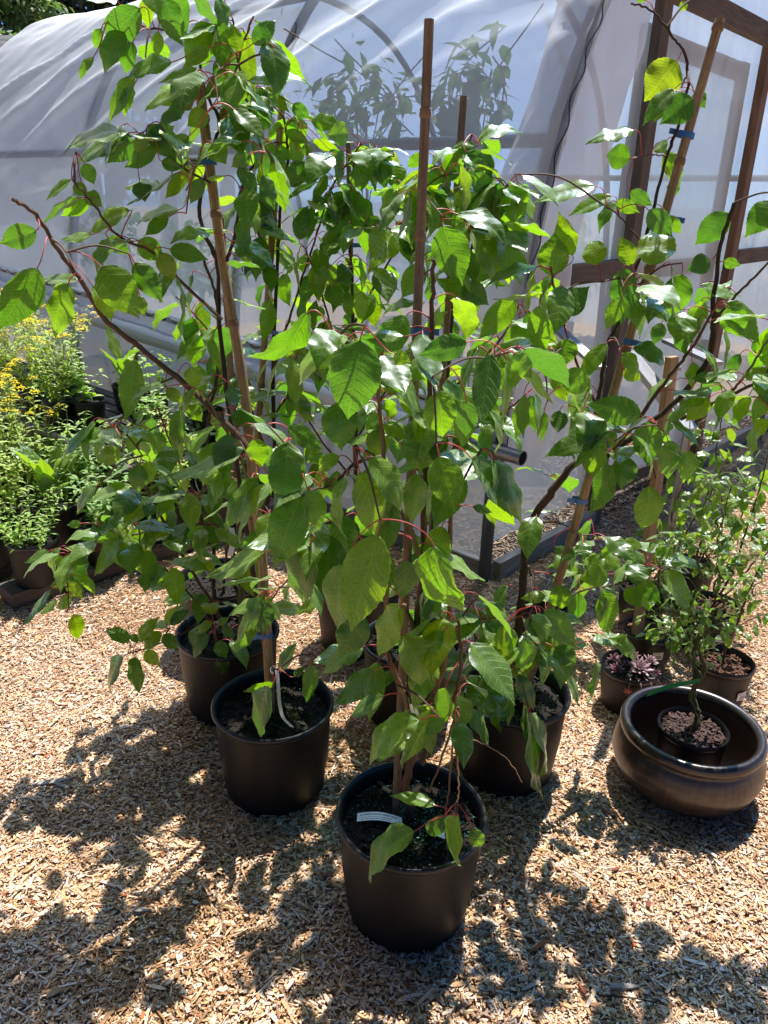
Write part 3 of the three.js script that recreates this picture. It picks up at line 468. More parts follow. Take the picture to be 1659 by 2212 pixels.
put(K2, 'd1', 1.68, [[1630, 880, 1450, 945, 65], [1610, 920, 1495, 1225, 125, 1.62], [1570, 385, 1340, 475, 65], [1560, 385, 1490, 595, 85], [1500, 470, 1400, 655, 65]]);
put(K2, 'd2', 1.7, [[150, 820, 250, 650, 85], [330, 780, 325, 1010, 95, 1.64], [60, 400, 160, 520, 80], [240, 850, 300, 790, 50], [100, 380, 0, 560, 75], [410, 390, 230, 470, 70]]);
K2.fill(60, 0.085, 0.130, (p) => p.y > 1.15 && p.z < -1.7);
K2.fill(34, 0.080, 0.120, (p) => p.y <= 1.15 && p.y > 0.5 && p.x > -0.6);

// K3: second pot at left, low spreading shoots
const K3 = vine('lower spreading kiwi vine of the left rear pot, shoots trailing over the sunlit chips', P3);
K3.stem([V(-0.49, P3.so - 0.02, -2.18), ...path('e', [2.15, 1.98], [458, 1300], [430, 1260], [367, 1152], [330, 1080], [300, 1010])], 0.006, 0.003, M.bark);
K3.stem([V(-0.47, P3.so - 0.02, -2.2), ...path('e', [2.18, 2.1], [470, 1330], [462, 1150], [452, 1050], [450, 910], [470, 800], [466, 640], [440, 560])], 0.0075, 0.0035, M.barkDark);
K3.stem([V(-0.46, P3.so - 0.02, -2.16), ...path('e', [2.1, 1.95], [520, 1290], [505, 1200], [462, 1130], [424, 1090], [440, 1060], [500, 1040])], 0.009, 0.004, M.greenTwig);
K3.stem(path('e', [2.05, 1.92], [462, 1132], [420, 1135], [352, 1150], [300, 1152], [258, 1168], [210, 1182], [158, 1202], [146, 1262], [150, 1318]), 0.0042, 0.0016, M.twig);
K3.stem([V(-0.52, P3.so - 0.01, -2.16), ...path('e', [2.1, 1.9], [444, 1332], [400, 1366], [360, 1385], [298, 1406], [276, 1412])], 0.0035, 0.0015, M.twig);
K3.stem([V(-0.5, P3.so - 0.01, -2.14), ...path('e', [2.0, 1.9], [470, 1400], [462, 1375], [466, 1358])], 0.0028, 0.0018, M.twig);
K3.stem([V(-0.53, P3.so - 0.01, -2.17), ...path('e', [2.1, 1.98], [445, 1330], [370, 1240], [310, 1190], [298, 1120])], 0.005, 0.002, M.bark);
put(K3, 'c4', 1.95, [[740, 1680, 842, 1905, 105], [735, 1690, 540, 1900, 110], [800, 1610, 1030, 1635, 75], [655, 1640, 480, 1700, 60], [565, 1765, 385, 1740, 65], [420, 1790, 527, 1835, 80], [372, 1800, 263, 1855, 68], [290, 1765, 155, 1835, 60], [700, 1660, 570, 1720, 60], [760, 1600, 730, 1550, 70], [480, 1600, 400, 1610, 50], [900, 1480, 870, 1560, 90], [1030, 1480, 930, 1590, 110, 2.05], [620, 1620, 520, 1640, 55]]);
put(K3, 'd1', 1.93, [[430, 250, 588, 332, 60], [400, 290, 490, 385, 72], [360, 300, 298, 315, 48], [437, 480, 470, 635, 105], [340, 400, 243, 482, 50], [430, 380, 330, 445, 72], [400, 265, 370, 190, 65], [770, 640, 620, 560, 95], [820, 640, 935, 490, 88], [960, 590, 838, 695, 80], [730, 740, 613, 955, 78], [800, 735, 812, 965, 108], [860, 700, 945, 782, 88], [990, 540, 1052, 430, 78], [1010, 540, 1125, 450, 66], [970, 600, 1060, 692, 92], [1240, 600, 1130, 742, 80], [1290, 640, 1345, 748, 86], [1260, 530, 1163, 585, 55], [1290, 540, 1360, 500, 50], [1320, 550, 1392, 622, 60], [780, 600, 820, 650, 50]]);
K3.fill(84, 0.080, 0.125, (p) => p.y > 0.55);
K3.fill(17, 0.070, 0.110, (p) => p.y <= 0.62 && p.x > -0.62);

// K4, K5: rear vines at left and centre
const K4 = vine('dense kiwi vine farthest back at left of the vines, on the stake with blue ties', P4);
K4.stem([V(-0.56, P4.so - 0.02, -2.56), ...path('e', [2.5, 2.46], [585, 1050], [590, 800], [598, 600], [606, 440], [622, 330], [612, 250])], 0.008, 0.003, M.barkDark);
K4.stem(path('e', [2.48, 2.42], [590, 800], [640, 640], [680, 520], [720, 400], [780, 310]), 0.004, 0.002, M.twig);
K4.stem(path('e', [2.48, 2.44], [598, 600], [560, 510], [530, 440]), 0.004, 0.002, M.twig);
K4.stem(path('e', [2.5, 2.4], [585, 1000], [540, 880], [480, 760], [430, 690], [380, 640]), 0.005, 0.002, M.bark);
K4.stem(path('e', [2.5, 2.4], [590, 900], [660, 800], [700, 700]), 0.004, 0.002, M.twig);
K4.stem([V(-0.58, P4.so - 0.02, -2.5), ...path('e', [2.45, 2.35], [480, 1130], [420, 1060], [370, 960], [340, 880])], 0.005, 0.002, M.bark);
put(K4, 'c2', 2.4, [[0, 560, 230, 640, 90], [230, 620, 335, 705, 85], [340, 715, 535, 740, 95], [560, 790, 440, 800, 140], [350, 835, 510, 895, 65], [190, 780, 330, 850, 75], [80, 690, 0, 750, 110], [130, 880, 230, 950, 80], [300, 960, 210, 1080, 110], [370, 980, 340, 1070, 110], [450, 890, 530, 960, 60], [100, 490, 350, 462, 50], [40, 960, 130, 1240, 110], [280, 900, 360, 880, 70]]);
K4.fill(140, 0.090, 0.135, (p) => p.y > 0.75);
const K5 = vine('dense kiwi vine behind the centre, climbing the thin weathered stake', P5);
K5.stem([V(-0.08, P5.so - 0.02, -2.59), ...path('e', [2.55, 2.5], [770, 1050], [768, 850], [762, 650], [757, 500], [760, 390])], 0.0075, 0.003, M.barkDark);
K5.stem(path('e', [2.52, 2.4], [765, 700], [820, 600], [870, 520], [920, 450], [960, 420]), 0.004, 0.002, M.twig);
K5.stem(path('e', [2.52, 2.4], [768, 850], [720, 720], [690, 620], [660, 540]), 0.004, 0.002, M.twig);
K5.stem(path('e', [2.54, 2.4], [770, 950], [830, 850], [900, 760], [960, 700]), 0.004, 0.002, M.twig);
K5.stem(path('e', [2.55, 2.4], [770, 1040], [700, 960], [660, 900], [620, 860]), 0.004, 0.002, M.twig);
put(K5, 'c2', 2.38, [[620, 985, 640, 1140, 125], [660, 945, 880, 975, 45], [835, 970, 850, 1135, 135], [560, 1150, 430, 1300, 140], [270, 1425, 310, 1205, 115], [820, 1380, 695, 1540, 230, 2.3], [780, 1240, 1000, 1235, 80], [640, 1350, 800, 1340, 90], [620, 1190, 690, 1325, 80], [430, 1380, 470, 1450, 95], [410, 1170, 350, 1240, 70], [900, 1170, 820, 1250, 80], [740, 1050, 870, 1040, 45], [500, 1500, 410, 1420, 90]]);
put(K5, 'c5', 2.35, [[560, 80, 500, 160, 100], [440, 190, 520, 310, 110], [640, 220, 620, 420, 100], [560, 230, 570, 390, 90], [440, 90, 350, 190, 85], [500, 110, 580, 190, 80], [240, 670, 250, 905, 105, 2.2], [700, 90, 860, 210, 70]]);
K5.fill(150, 0.085, 0.130, (p) => p.y > 0.7);

// K6: pot behind the nearest one
const K6 = vine('kiwi vine at upper centre around the square cut stake, behind the tallest stake', P6);
K6.stem([V(0.11, P6.so - 0.02, -2.17), ...path('e', [2.14, 2.12], [925, 1250], [945, 1050], [965, 850], [978, 680], [985, 560], [990, 430]), ], 0.0075, 0.003, M.barkDark);
K6.stem(path('e', [2.1, 1.95], [980, 660], [1010, 560], [1040, 480], [1075, 440], [1095, 400]), 0.004, 0.002, M.twig);
K6.stem(path('e', [2.12, 2.0], [985, 560], [945, 480], [905, 430], [860, 420]), 0.004, 0.002, M.twig);
K6.stem(path('e', [2.12, 1.98], [965, 850], [1040, 780], [1090, 720], [1120, 660]), 0.004, 0.002, M.twig);
K6.stem(path('e', [2.12, 2.0], [950, 1000], [1020, 930], [1090, 890], [1140, 850]), 0.004, 0.002, M.twig);
K6.stem(path('e', [2.12, 2.0], [940, 1080], [880, 980], [820, 900], [790, 860]), 0.004, 0.002, M.twig);
K6.stem(path('e', [2.12, 2.0], [990, 480], [1000, 380], [1010, 330], [1018, 290]), 0.003, 0.002, M.twig);
put(K6, 'c2', 1.95, [[1120, 1340, 1235, 1690, 220, 1.8], [1290, 1370, 1500, 1710, 170, 1.85], [1430, 1475, 1645, 1615, 140, 1.9], [1500, 1095, 1560, 1345, 115], [1330, 845, 1595, 735, 75], [1320, 870, 1160, 885, 80], [1265, 905, 1395, 975, 80], [1290, 1045, 1435, 1145, 110], [1170, 1300, 1415, 1300, 165], [1180, 1155, 1350, 1235, 105], [1005, 920, 905, 995, 75], [1000, 1010, 1135, 1080, 115], [1060, 1160, 1000, 1270, 110], [1190, 1000, 1150, 1080, 80], [1440, 1180, 1500, 1110, 60], [1290, 1600, 1420, 1640, 120], [1180, 960, 1210, 1100, 90], [1410, 1300, 1530, 1420, 80], [940, 1140, 1080, 1180, 85]]);
put(K6, 'c5', 1.95, [[1360, 180, 1240, 300, 120], [1090, 150, 1300, 330, 105], [1550, 270, 1340, 500, 170], [1300, 340, 1270, 500, 110], [1600, 430, 1480, 560, 120], [1240, 180, 1390, 300, 140], [1610, 600, 1659, 650, 90], [1630, 340, 1640, 560, 100], [1620, 860, 1560, 1090, 110], [1000, 60, 880, 260, 140], [960, 285, 758, 335, 58]]);
K6.fill(150, 0.085, 0.132, (p) => p.y > 0.62);
K6.fill(56, 0.085, 0.125, (p) => p.y <= 0.66 && p.y > 0.35);

// K1: nearest pot, the largest leaves
const K1 = vine('kiwi vine of the nearest pot with the biggest leaves, hanging in front of the others', P1);
K1.stem([V(0.085, P1.so - 0.02, -1.42), ...path('e', 1.4, [878, 1690], [898, 1588], [887, 1425], [910, 1285], [915, 1150], [920, 1000], [928, 800], [935, 640], [936, 560])], 0.0105, 0.0035, M.bark);
K1.stem(path('e', 1.41, [893, 1640], [906, 1560], [952, 1461], [968, 1352], [972, 1180], [985, 1000], [1010, 880], [1035, 800]), 0.0075, 0.0032, M.twigTan);
K1.stem(path('e', [1.4, 1.34], [895, 1560], [861, 1472], [834, 1403], [836, 1250], [830, 985], [818, 850], [822, 770]), 0.0058, 0.0035, M.twigTan);
K1.stem(path('e', [1.4, 1.3], [915, 1228], [890, 1150], [856, 1087], [837, 1018]), 0.0045, 0.0035, M.greenTwig, 'stem');
K1.stem(path('e', 1.39, [872, 1305], [893, 1360], [902, 1410], [893, 1438]), 0.0058, 0.005, M.twigTan, 'stem', false);
K1.stem(path('e', [1.42, 1.36], [912, 1650], [945, 1560], [985, 1500], [996, 1420], [990, 1340]), 0.006, 0.003, M.bark);
K1.stem(path('e', [1.38, 1.3], [830, 985], [770, 1000], [720, 1045], [670, 1060]), 0.004, 0.002, M.twig);
K1.stem(path('e', [1.38, 1.3], [836, 1180], [760, 1150], [700, 1130], [668, 1170]), 0.004, 0.002, M.twig);
K1.stem(path('e', [1.38, 1.33], [985, 1000], [1030, 1020], [1075, 1000]), 0.0035, 0.002, M.twig);
K1.stem(path('e', [1.38, 1.3], [822, 790], [770, 745], [726, 735]), 0.004, 0.003, M.twig);
K1.stem(path('e', [1.36, 1.28], [1035, 800], [1070, 770], [1100, 760]), 0.003, 0.002, M.twigTan);
K1.stem(path('e', [1.4, 1.34], [990, 1527], [960, 1620], [927, 1712]), 0.0035, 0.0018, M.twigTan, 'dry_shoot');
K1.stem(path('e', [1.38, 1.26], [985, 1500], [980, 1580], [970, 1700], [962, 1760], [967, 1850], [970, 1940]), 0.0028, 0.0014, M.twigTan, 'dry_shoot');
K1.stem(path('e', [1.38, 1.28], [978, 1580], [988, 1650], [990, 1710], [980, 1770]), 0.0026, 0.0016, M.twigTan, 'dry_shoot');
K1.stem(path('e', [1.38, 1.3], [982, 1582], [1058, 1614], [1100, 1645], [1128, 1690]), 0.0018, 0.001, M.twigTan, 'dry_shoot', false);
put(K1, 'c5', 1.27, [[322, 345, -10, 700, 160, 1.3], [630, 512, 555, 1000, 305, 1.22], [500, 880, 520, 1170, 215, 1.27], [890, 490, 650, 485, 85, 1.34], [1265, 522, 980, 600, 150, 1.27], [1100, 812, 1120, 1105, 200, 1.25], [1260, 872, 1260, 1085, 140, 1.3], [690, 1207, 912, 1525, 180, 1.22], [630, 1300, 742, 1685, 205, 1.2], [1100, 1202, 1190, 1525, 235, 1.2], [1290, 1212, 1535, 1545, 155, 1.24], [1420, 1222, 1625, 1605, 130, 1.28], [880, 1135, 1075, 1255, 135, 1.3], [960, 1300, 950, 1615, 150, 1.32], [280, 1430, 110, 1870, 235, 1.24], [510, 1545, 570, 1800, 165, 1.3], [200, 1030, 405, 1155, 140, 1.36], [240, 1130, 85, 1255, 105, 1.36], [330, 1150, 405, 1255, 110, 1.34], [320, 1402, 402, 1640, 140, 1.26], [430, 1330, 510, 1425, 90, 1.32], [210, 1425, 190, 1555, 85, 1.33], [505, 1200, 360, 1290, 85, 1.34], [760, 1010, 925, 1095, 70, 1.34], [830, 600, 925, 640, 90], [830, 680, 1025, 735, 75], [740, 720, 470, 810, 80, 1.34], [1300, 1500, 1415, 1535, 60], [1000, 640, 930, 690, 90, 1.36], [1540, 590, 1659, 740, 120, 1.3], [1460, 600, 1440, 880, 110, 1.34], [1500, 630, 1480, 1000, 60, 1.33], [1400, 920, 1480, 1200, 60, 1.33], [1400, 1450, 1545, 1620, 110, 1.33], [1400, 1460, 1430, 1610, 90, 1.36]]);
put(K1, 'd2', 1.24, [[740, 10, 572, 575, 300, 1.12], [540, 190, 470, 575, 200, 1.19], [640, 480, 512, 745, 220, 1.2], [1070, 78, 1205, 545, 245, 1.16], [330, 75, 240, 435, 215, 1.24], [870, 425, 708, 735, 170, 1.24], [900, 160, 895, 410, 165, 1.3], [715, 820, 488, 1015, 150, 1.27], [560, 700, 412, 830, 110, 1.28], [765, 970, 570, 1085, 98, 1.3], [840, 840, 690, 895, 95, 1.34], [980, 1112, 618, 1345, 185, 1.2], [1130, 1100, 1010, 1200, 95, 1.33], [1000, 760, 1110, 880, 110, 1.36], [1140, 920, 1110, 1140, 120, 1.36]]);
put(K1, 'd5', 1.26, [[1075, 258, 815, 195, 88], [952, 415, 605, 685, 175, 1.2], [1130, 322, 1015, 455, 105, 1.24], [1215, 322, 1168, 638, 110, 1.2], [1295, 395, 1355, 525, 95, 1.23]]);
K1.fill(62, 0.095, 0.145, (p) => p.y > 0.75 && p.z < -1.3);
K1.fill(14, 0.09, 0.13, (p) => p.y <= 0.75 && p.y > 0.5 && p.z < -1.3);

// K7: right pot, vine trained along the leaning stake
const K7 = vine('kiwi vine trained along the leaning stake at right, thick dark twisted trunk', P7);
K7.stem([V(0.385, P7.so - 0.02, -1.91), ...path('e', 1.9, [1128, 1300], [1136, 1170], [1160, 1110], [1192, 1063], [1250, 996], [1300, 985], [1354, 955], [1402, 914], [1480, 846, 1.88], [1534, 765, 1.85], [1542, 650, 1.84], [1560, 520, 1.84], [1586, 438, 1.84])], 0.013, 0.004, M.barkDark, 'trunk');
K7.stem(path('e', [1.9, 1.8], [1330, 965], [1385, 897], [1440, 820], [1490, 758], [1538, 677]), 0.006, 0.003, M.bark);
K7.stem(path('e', [1.87, 1.72], [1470, 905], [1517, 884], [1578, 853], [1665, 815], [1740, 790]), 0.0055, 0.003, M.bark);
K7.stem(path('e', [1.8, 1.72], [1560, 860], [1588, 838], [1630, 780], [1680, 700]), 0.004, 0.002, M.greenTwig);
K7.stem(path('e', [1.85, 1.8], [1544, 690], [1598, 630], [1659, 569], [1700, 530]), 0.0038, 0.002, M.bark);
K7.stem(path('e', [1.93, 1.97], [1262, 1000], [1290, 880], [1302, 800], [1310, 745], [1336, 695], [1362, 612], [1392, 530], [1413, 443], [1440, 338], [1468, 268], [1486, 185], [1477, 110], [1452, 78], [1425, 40], [1394, 15], [1362, 8]), 0.006, 0.0018, M.barkDark);
K7.stem(path('e', [1.95, 1.88], [1440, 336], [1405, 334], [1364, 344]), 0.002, 0.0015, M.twig);
K7.stem(path('e', [1.9, 1.8], [1284, 866], [1243, 779], [1212, 680], [1195, 610], [1190, 575]), 0.004, 0.002, M.bark);
K7.stem(path('e', [1.93, 1.86], [1392, 530], [1340, 470], [1300, 440]), 0.0025, 0.0015, M.twig);
K7.stem(path('e', [1.9, 1.82], [1300, 985], [1340, 970], [1400, 935]), 0.003, 0.002, M.twigTan);
K7.stem([V(0.42, P7.so - 0.01, -1.92), ...path('e', [1.95, 2.0], [1180, 1400], [1205, 1320], [1260, 1275], [1330, 1262], [1420, 1228])], 0.0045, 0.002, M.twig);
K7.stem([V(0.36, P7.so - 0.01, -1.9), ...path('e', [1.86, 1.8], [1060, 1440], [1010, 1345], [996, 1337]), ], 0.003, 0.0018, M.twig);
K7.stem(path('e', [1.88, 1.8], [1128, 1330], [1100, 1340], [1050, 1338], [1000, 1330]), 0.0028, 0.0016, M.twigTan);
K7.stem(path('e', [1.86, 1.76], [1120, 1450], [1090, 1470], [1040, 1480], [1090, 1530], [1130, 1560]), 0.003, 0.0018, M.twigTan);
K7.stem(path('e', [1.86, 1.86], [1130, 1340], [1180, 1330], [1250, 1362], [1290, 1368]), 0.0025, 0.0015, M.twigTan);
put(K7, 'c3', 1.92, [[1060, 570, 858, 785, 120, 1.88], [1180, 630, 978, 785, 185, 1.9], [1010, 640, 928, 785, 85, 1.96], [1190, 590, 1255, 685, 105, 2.0], [805, 830, 498, 890, 85], [780, 1010, 620, 985, 150], [960, 912, 1000, 970, 95], [1010, 960, 1105, 1190, 120, 2.0], [1045, 1160, 1070, 1255, 80, 2.0], [555, 1190, 180, 1280, 125], [660, 1250, 390, 1370, 105], [705, 1290, 550, 1475, 85], [690, 1285, 835, 1355, 85], [780, 1220, 918, 1310, 105], [415, 1630, 310, 1355, 125, 1.84], [280, 1760, 300, 1478, 190, 1.82], [580, 1685, 520, 1515, 150, 1.86], [790, 1690, 720, 1508, 125, 1.88], [945, 1690, 945, 1418, 265, 1.8], [900, 1340, 1045, 1505, 140, 1.86], [1025, 1380, 1105, 1495, 85, 1.9], [1410, 1360, 1190, 1565, 185, 1.86], [1700, 1285, 1520, 1505, 180, 1.8], [1140, 15, 1090, 70, 60, 2.0], [880, 0, 800, -40, 60, 2.0], [60, 1180, 60, 1440, 110, 1.9]]);
put(K7, 'c3', 1.95, [[1080, 388, 872, 645, 235]], leafYellow);
put(K7, 'c6', 1.84, [[335, 372, 510, 215, 195, 1.78], [200, 330, 205, 675, 165, 1.8], [380, 540, 360, 715, 145], [730, 280, 618, 485, 105, 1.76], [1110, 128, 1040, 415, 195, 1.78], [1130, 370, 1080, 555, 185, 1.8], [840, 270, 1042, 435, 95], [1390, 310, 1622, 565, 145, 1.74], [1405, 340, 1492, 535, 170, 1.76], [1230, 200, 1475, 275, 85], [1330, 792, 1168, 792, 88], [1282, 920, 1135, 1068, 138, 1.76], [850, 1030, 505, 955, 180, 1.74], [555, 1182, 232, 1275, 150, 1.74], [890, 1068, 892, 1345, 185, 1.74], [1020, 1190, 1032, 1445, 165, 1.76], [1150, 1252, 1130, 1475, 125, 1.8], [755, 1290, 722, 1505, 165, 1.76], [670, 1350, 535, 1650, 170, 1.78], [900, 1480, 870, 1795, 185, 1.76], [1175, 690, 1192, 865, 78], [800, 600, 1042, 690, 115], [725, 640, 855, 765, 100], [740, 735, 852, 805, 95], [350, 760, 545, 875, 180, 1.78], [1500, 800, 1665, 720, 85, 1.74], [1540, 900, 1420, 1095, 85, 1.74], [1670, 880, 1560, 1065, 105, 1.7], [1665, 1060, 1505, 1315, 85, 1.7], [1375, 50, 1482, 70, 80, 1.84], [1290, 40, 1150, 100, 130, 1.9], [1080, 480, 1130, 650, 90], [980, 440, 930, 580, 90, 1.92], [560, 1080, 760, 1130, 70], [330, 1000, 320, 1140, 110], [480, 1000, 440, 1130, 120, 1.9], [100, 900, 90, 1170, 100, 1.76], [230, 1010, 215, 1210, 60, 1.78], [280, 760, 400, 950, 120, 1.88], [1480, 640, 1400, 780, 90, 1.8], [1560, 560, 1659, 640, 90, 1.78], [640, 1120, 680, 1260, 70]]);
put(K7, 'd3', 1.78, [[235, 490, 432, 725, 185, 1.68], [240, 400, 85, 412, 88, 1.72], [110, 670, 130, 905, 125, 1.68], [300, 730, 445, 835, 160, 1.76], [330, 330, 345, 505, 135], [60, 900, 180, 1135, 125, 1.68], [130, 1160, 195, 1675, 85, 1.62], [150, 1165, 275, 1560, 55, 1.63], [100, 1100, 125, 1325, 55, 1.64], [370, 900, 462, 1095, 65, 1.78], [10, 1030, 20, 1235, 65, 1.66], [0, 600, 40, 780, 90, 1.7], [200, 830, 235, 990, 60, 1.72]]);
put(K7, 'd3', 1.95, [[600, 370, 660, 655, 145], [830, 195, 822, 335, 160], [640, 260, 458, 292, 135], [450, 380, 430, 565, 125], [980, 180, 1285, 192, 88], [990, 250, 1202, 505, 145, 1.9], [640, 670, 862, 808, 105, 1.9], [760, 345, 845, 475, 120], [875, 345, 972, 445, 95], [480, 60, 485, 165, 105], [300, 90, 412, 195, 95], [730, 55, 872, 85, 75], [560, 830, 540, 1095, 58, 1.9], [860, 130, 800, 190, 90], [700, 150, 620, 230, 110], [940, 100, 1040, 130, 80], [380, 150, 290, 220, 100], [520, 150, 600, 200, 100]]);
put(K7, 'd2', 1.72, [[1500, 545, 1450, 810, 130], [1600, 620, 1600, 840, 120], [1340, 830, 1480, 960, 130], [1260, 1060, 1430, 1255, 95, 1.66], [1180, 920, 1230, 1060, 100, 1.74], [1400, 960, 1330, 1060, 150], [1390, 430, 1440, 500, 80], [1370, 530, 1490, 580, 90], [1340, 620, 1440, 690, 100, 1.8], [1300, 690, 1400, 780, 90, 1.8]]);
K7.fill(70, 0.085, 0.130, (p) => p.y > 0.75 && p.z > -2.02 && p.x < 0.95 && p.y < 1.5);
K7.fill(56, 0.080, 0.125, (p) => p.y <= 0.75 && p.y > 0.3);
K7.stem(path('e', [1.75, 1.8], [1730, 795], [1860, 700], [1960, 560], [2000, 380]), 0.003, 0.0015, M.bark);
K7.stem(path('e', [1.78, 1.85], [1690, 540], [1780, 420], [1830, 250]), 0.003, 0.0015, M.bark);
K7.fill(64, 0.085, 0.13, (p) => p.x > 0.98 && p.y > 0.85);

// ---------------------------------------------------------------- tags and ribbons
function ribbon(pts, widthDir, w, name, mat, label, category, group) {
  const c = curve(pts, 16); const g = sheet(2, 16, (u, v) => { const p = c[Math.round(v * 16)]; const wd = typeof widthDir === 'function' ? widthDir(v) : widthDir; return p.clone().addScaledVector(wd, (u - 0.5) * w); });
  const back = g.clone(); back.translate(0, -0.0006, 0.0004); return single(name, mergeGeometries([g, back]), mat, label, category, group);
}
{
  const tagTex = tex(canvas(512, 96, (c, w, h) => { c.fillStyle = '#f4f5f6'; c.fillRect(0, 0, w, h); c.fillStyle = '#1c1c20'; c.font = 'bold 27px sans-serif'; c.fillText('ACTINIDIA ARGUTA HARDY MALE', 34, 36); c.fillStyle = '#55565c'; for (let r = 0; r < 2; r++) for (let x = 44; x < 380; ) { const l = rr(8, 34); c.fillRect(x, 54 + r * 20, l, 6); x += l + 7; } c.fillStyle = '#222'; c.beginPath(); c.arc(488, 60, 6, 0, 7); c.fill(); }));
  const a = at(773, 1742, 1.44), b = at(860, 1752, 1.44), y0 = P1.so + 0.012; const A = V(a.x, y0, -1.385), B = V(b.x + 0.008, y0, -1.375);
  const g = sheet(16, 2, (u, v) => A.clone().lerp(B, u).add(V(0, 0.01 * Math.sin(u * Math.PI) + 0.006 * v, -0.02 * v)));
  single('plant_label', g, phy({ map: tagTex, roughness: 0.35, side: THREE.DoubleSide }), 'white plastic plant label with black lettering on the soil of the nearest pot', 'plant label');
  const s = new THREE.Shape(); s.moveTo(0, 0); s.lineTo(0.036, -0.004); s.lineTo(0.041, 0.008); s.lineTo(0.037, 0.012); s.lineTo(0.04, 0.018); s.lineTo(0.03, 0.022); s.lineTo(0.004, 0.02); s.lineTo(0.006, 0.01);
  const pg = new THREE.ExtrudeGeometry(s, { depth: 0.0008, bevelEnabled: false }); pg.rotateX(-Math.PI / 2); const piece = single('label_scrap', pg, M.white, 'torn piece of white label beside the lettered one', 'label scrap'); piece.position.set(0.125, P1.so + 0.014, -1.355); piece.rotation.set(0.15, -0.35, 0);
  ribbon(path('e', [1.70, 1.62], [598, 1448], [601, 1480], [604, 1520], [612, 1550], [631, 1570]), V(0.9, 0.1, 0.3), 0.011, 'tag_strip', M.white, 'curled white tag strip hanging over the soil of the front left pot', 'tag strip');
  ribbon(path('e', [1.7, 1.72], [590, 1455], [584, 1447], [590, 1438], [598, 1446]), V(0.3, 0.6, 0.5), 0.012, 'tag_knot', M.white, 'white tag knot tied round the stem above the curled strip', 'tag knot');
  ribbon(path('e', [1.38, 1.36], [886, 1530], [896, 1532], [906, 1548]), V(0.2, -0.9, 0.2), 0.022, 'stem_tag', M.white, 'small white tag on the stem fork above the nearest pot', 'tag');
  ribbon(path('e', [2.0, 1.98], [500, 1140], [503, 1170], [497, 1200]), V(1, 0, 0.1), 0.016, 'stem_tag', M.white, 'pale tag hanging among stems above the left rear pot', 'tag');
}

// ---------------------------------------------------------------- glazed bowl and the small pots at right
{
  const bowlTex = noiseTex(512, 256, (x, y) => { const n = tn(x, y, 4, 3) * 0.6 + noise.noise(x * 90, y * 5, 2) * 0.35 + tn(x, y, 40, 5) * 0.35; const k = smooth(-0.35, 0.45, n); return [86 + 44 * k, 80 + 28 * k, 76 + 14 * k]; });
  const glaze = phy({ map: bowlTex, color: rgb(0.58, 0.58, 0.58), metalness: 0.5, roughness: 0.4, clearcoat: 0.5, clearcoatRoughness: 0.25 });
  const b = thing('glazed_bowl', 'wide round bronze brown glazed ceramic planter bowl', 'bowl', V(0.915, 0, -1.851));
  b.scale.set(0.975, 1.085, 0.975);
  mesh('body', lathe([[0.001, 0.006], [0.125, 0.006], [0.135, 0.0], [0.146, 0.004], [0.175, 0.025], [0.205, 0.06], [0.219, 0.098], [0.214, 0.135], [0.201, 0.157], [0.196, 0.162], [0.1985, 0.168]], 72), glaze, b);
  mesh('rim', lathe([[0.196, 0.163], [0.203, 0.169], [0.2072, 0.178], [0.2075, 0.186], [0.204, 0.195], [0.197, 0.2005], [0.189, 0.2005], [0.181, 0.196], [0.177, 0.188], [0.177, 0.178]], 72), phy({ map: bowlTex, color: rgb(0.3, 0.32, 0.38), metalness: 0.55, roughness: 0.33, clearcoat: 0.6, clearcoatRoughness: 0.25 }), b);
  mesh('inner', lathe([[0.1772, 0.18], [0.187, 0.14], [0.195, 0.1], [0.18, 0.05], [0.14, 0.022], [0.001, 0.018]], 64), std({ color: rgb(0.15, 0.08, 0.06), map: speckTex, roughness: 0.7 }), b);
}
const GS = 'small black nursery pots';
const bcTex = tex(canvas(128, 96, (c, w, h) => { c.fillStyle = '#eceaea'; c.fillRect(0, 0, w, h); c.fillStyle = '#555'; for (let r = 0; r < 2; r++) for (let x = 12; x < 100;) { const l = rr(5, 16); c.fillRect(x, 12 + r * 12, l, 4); x += l + 5; } c.fillStyle = '#222'; for (let x = 40; x < 105;) { const l = rr(1, 3.4); c.fillRect(x, 44, l, 38); x += l + rr(1.5, 3); } }));
function sticker(P, R, h, az, y) { const g = new THREE.CylinderGeometry(R * 0.925 + 0.002, R * 0.905 + 0.002, 0.032, 10, 1, true, az, 0.42); const m = mesh('sticker', g, std({ map: bcTex, roughness: 0.5, side: THREE.DoubleSide }), P.g); m.position.y = y; m.rotation.y = -P.g.rotation.y; }
const bark2 = std({ color: rgb(0.12, 0.06, 0.045), map: barkTex, roughness: 0.85 });
const barkRed = std({ color: rgb(0.26, 0.12, 0.07), map: barkTex, roughness: 0.85 });
const Q0 = pot('small black pot of bark mulch sitting inside the glazed bowl', 0.926, -1.867, 0.101, 0.175, { y: 0.021, litter: 420, crumb: 1.1, crumbMat: bark2, soil: 0.018, group: GS, base: 0.8 });
const Q1 = pot('small black pot of purple houseleeks beside the square timber stake', 0.851, -2.233, 0.1, 0.165, { soil: 0.012, group: GS, base: 0.8 });
const Q2 = pot('small black pot with a barcode sticker behind the houseleek pot', 0.985, -2.46, 0.098, 0.18, { litter: 220, crumbMat: barkRed, group: GS, base: 0.75 }); sticker(Q2, 0.098, 0.18, -0.1, 0.115);
const Q3 = pot('black pot with red bark on top and a leaning stem, just behind the glazed bowl', 1.169, -2.244, 0.1, 0.19, { litter: 300, crumbMat: barkRed, group: GS, base: 0.76 }); sticker(Q3, 0.1, 0.19, 0.25, 0.1);
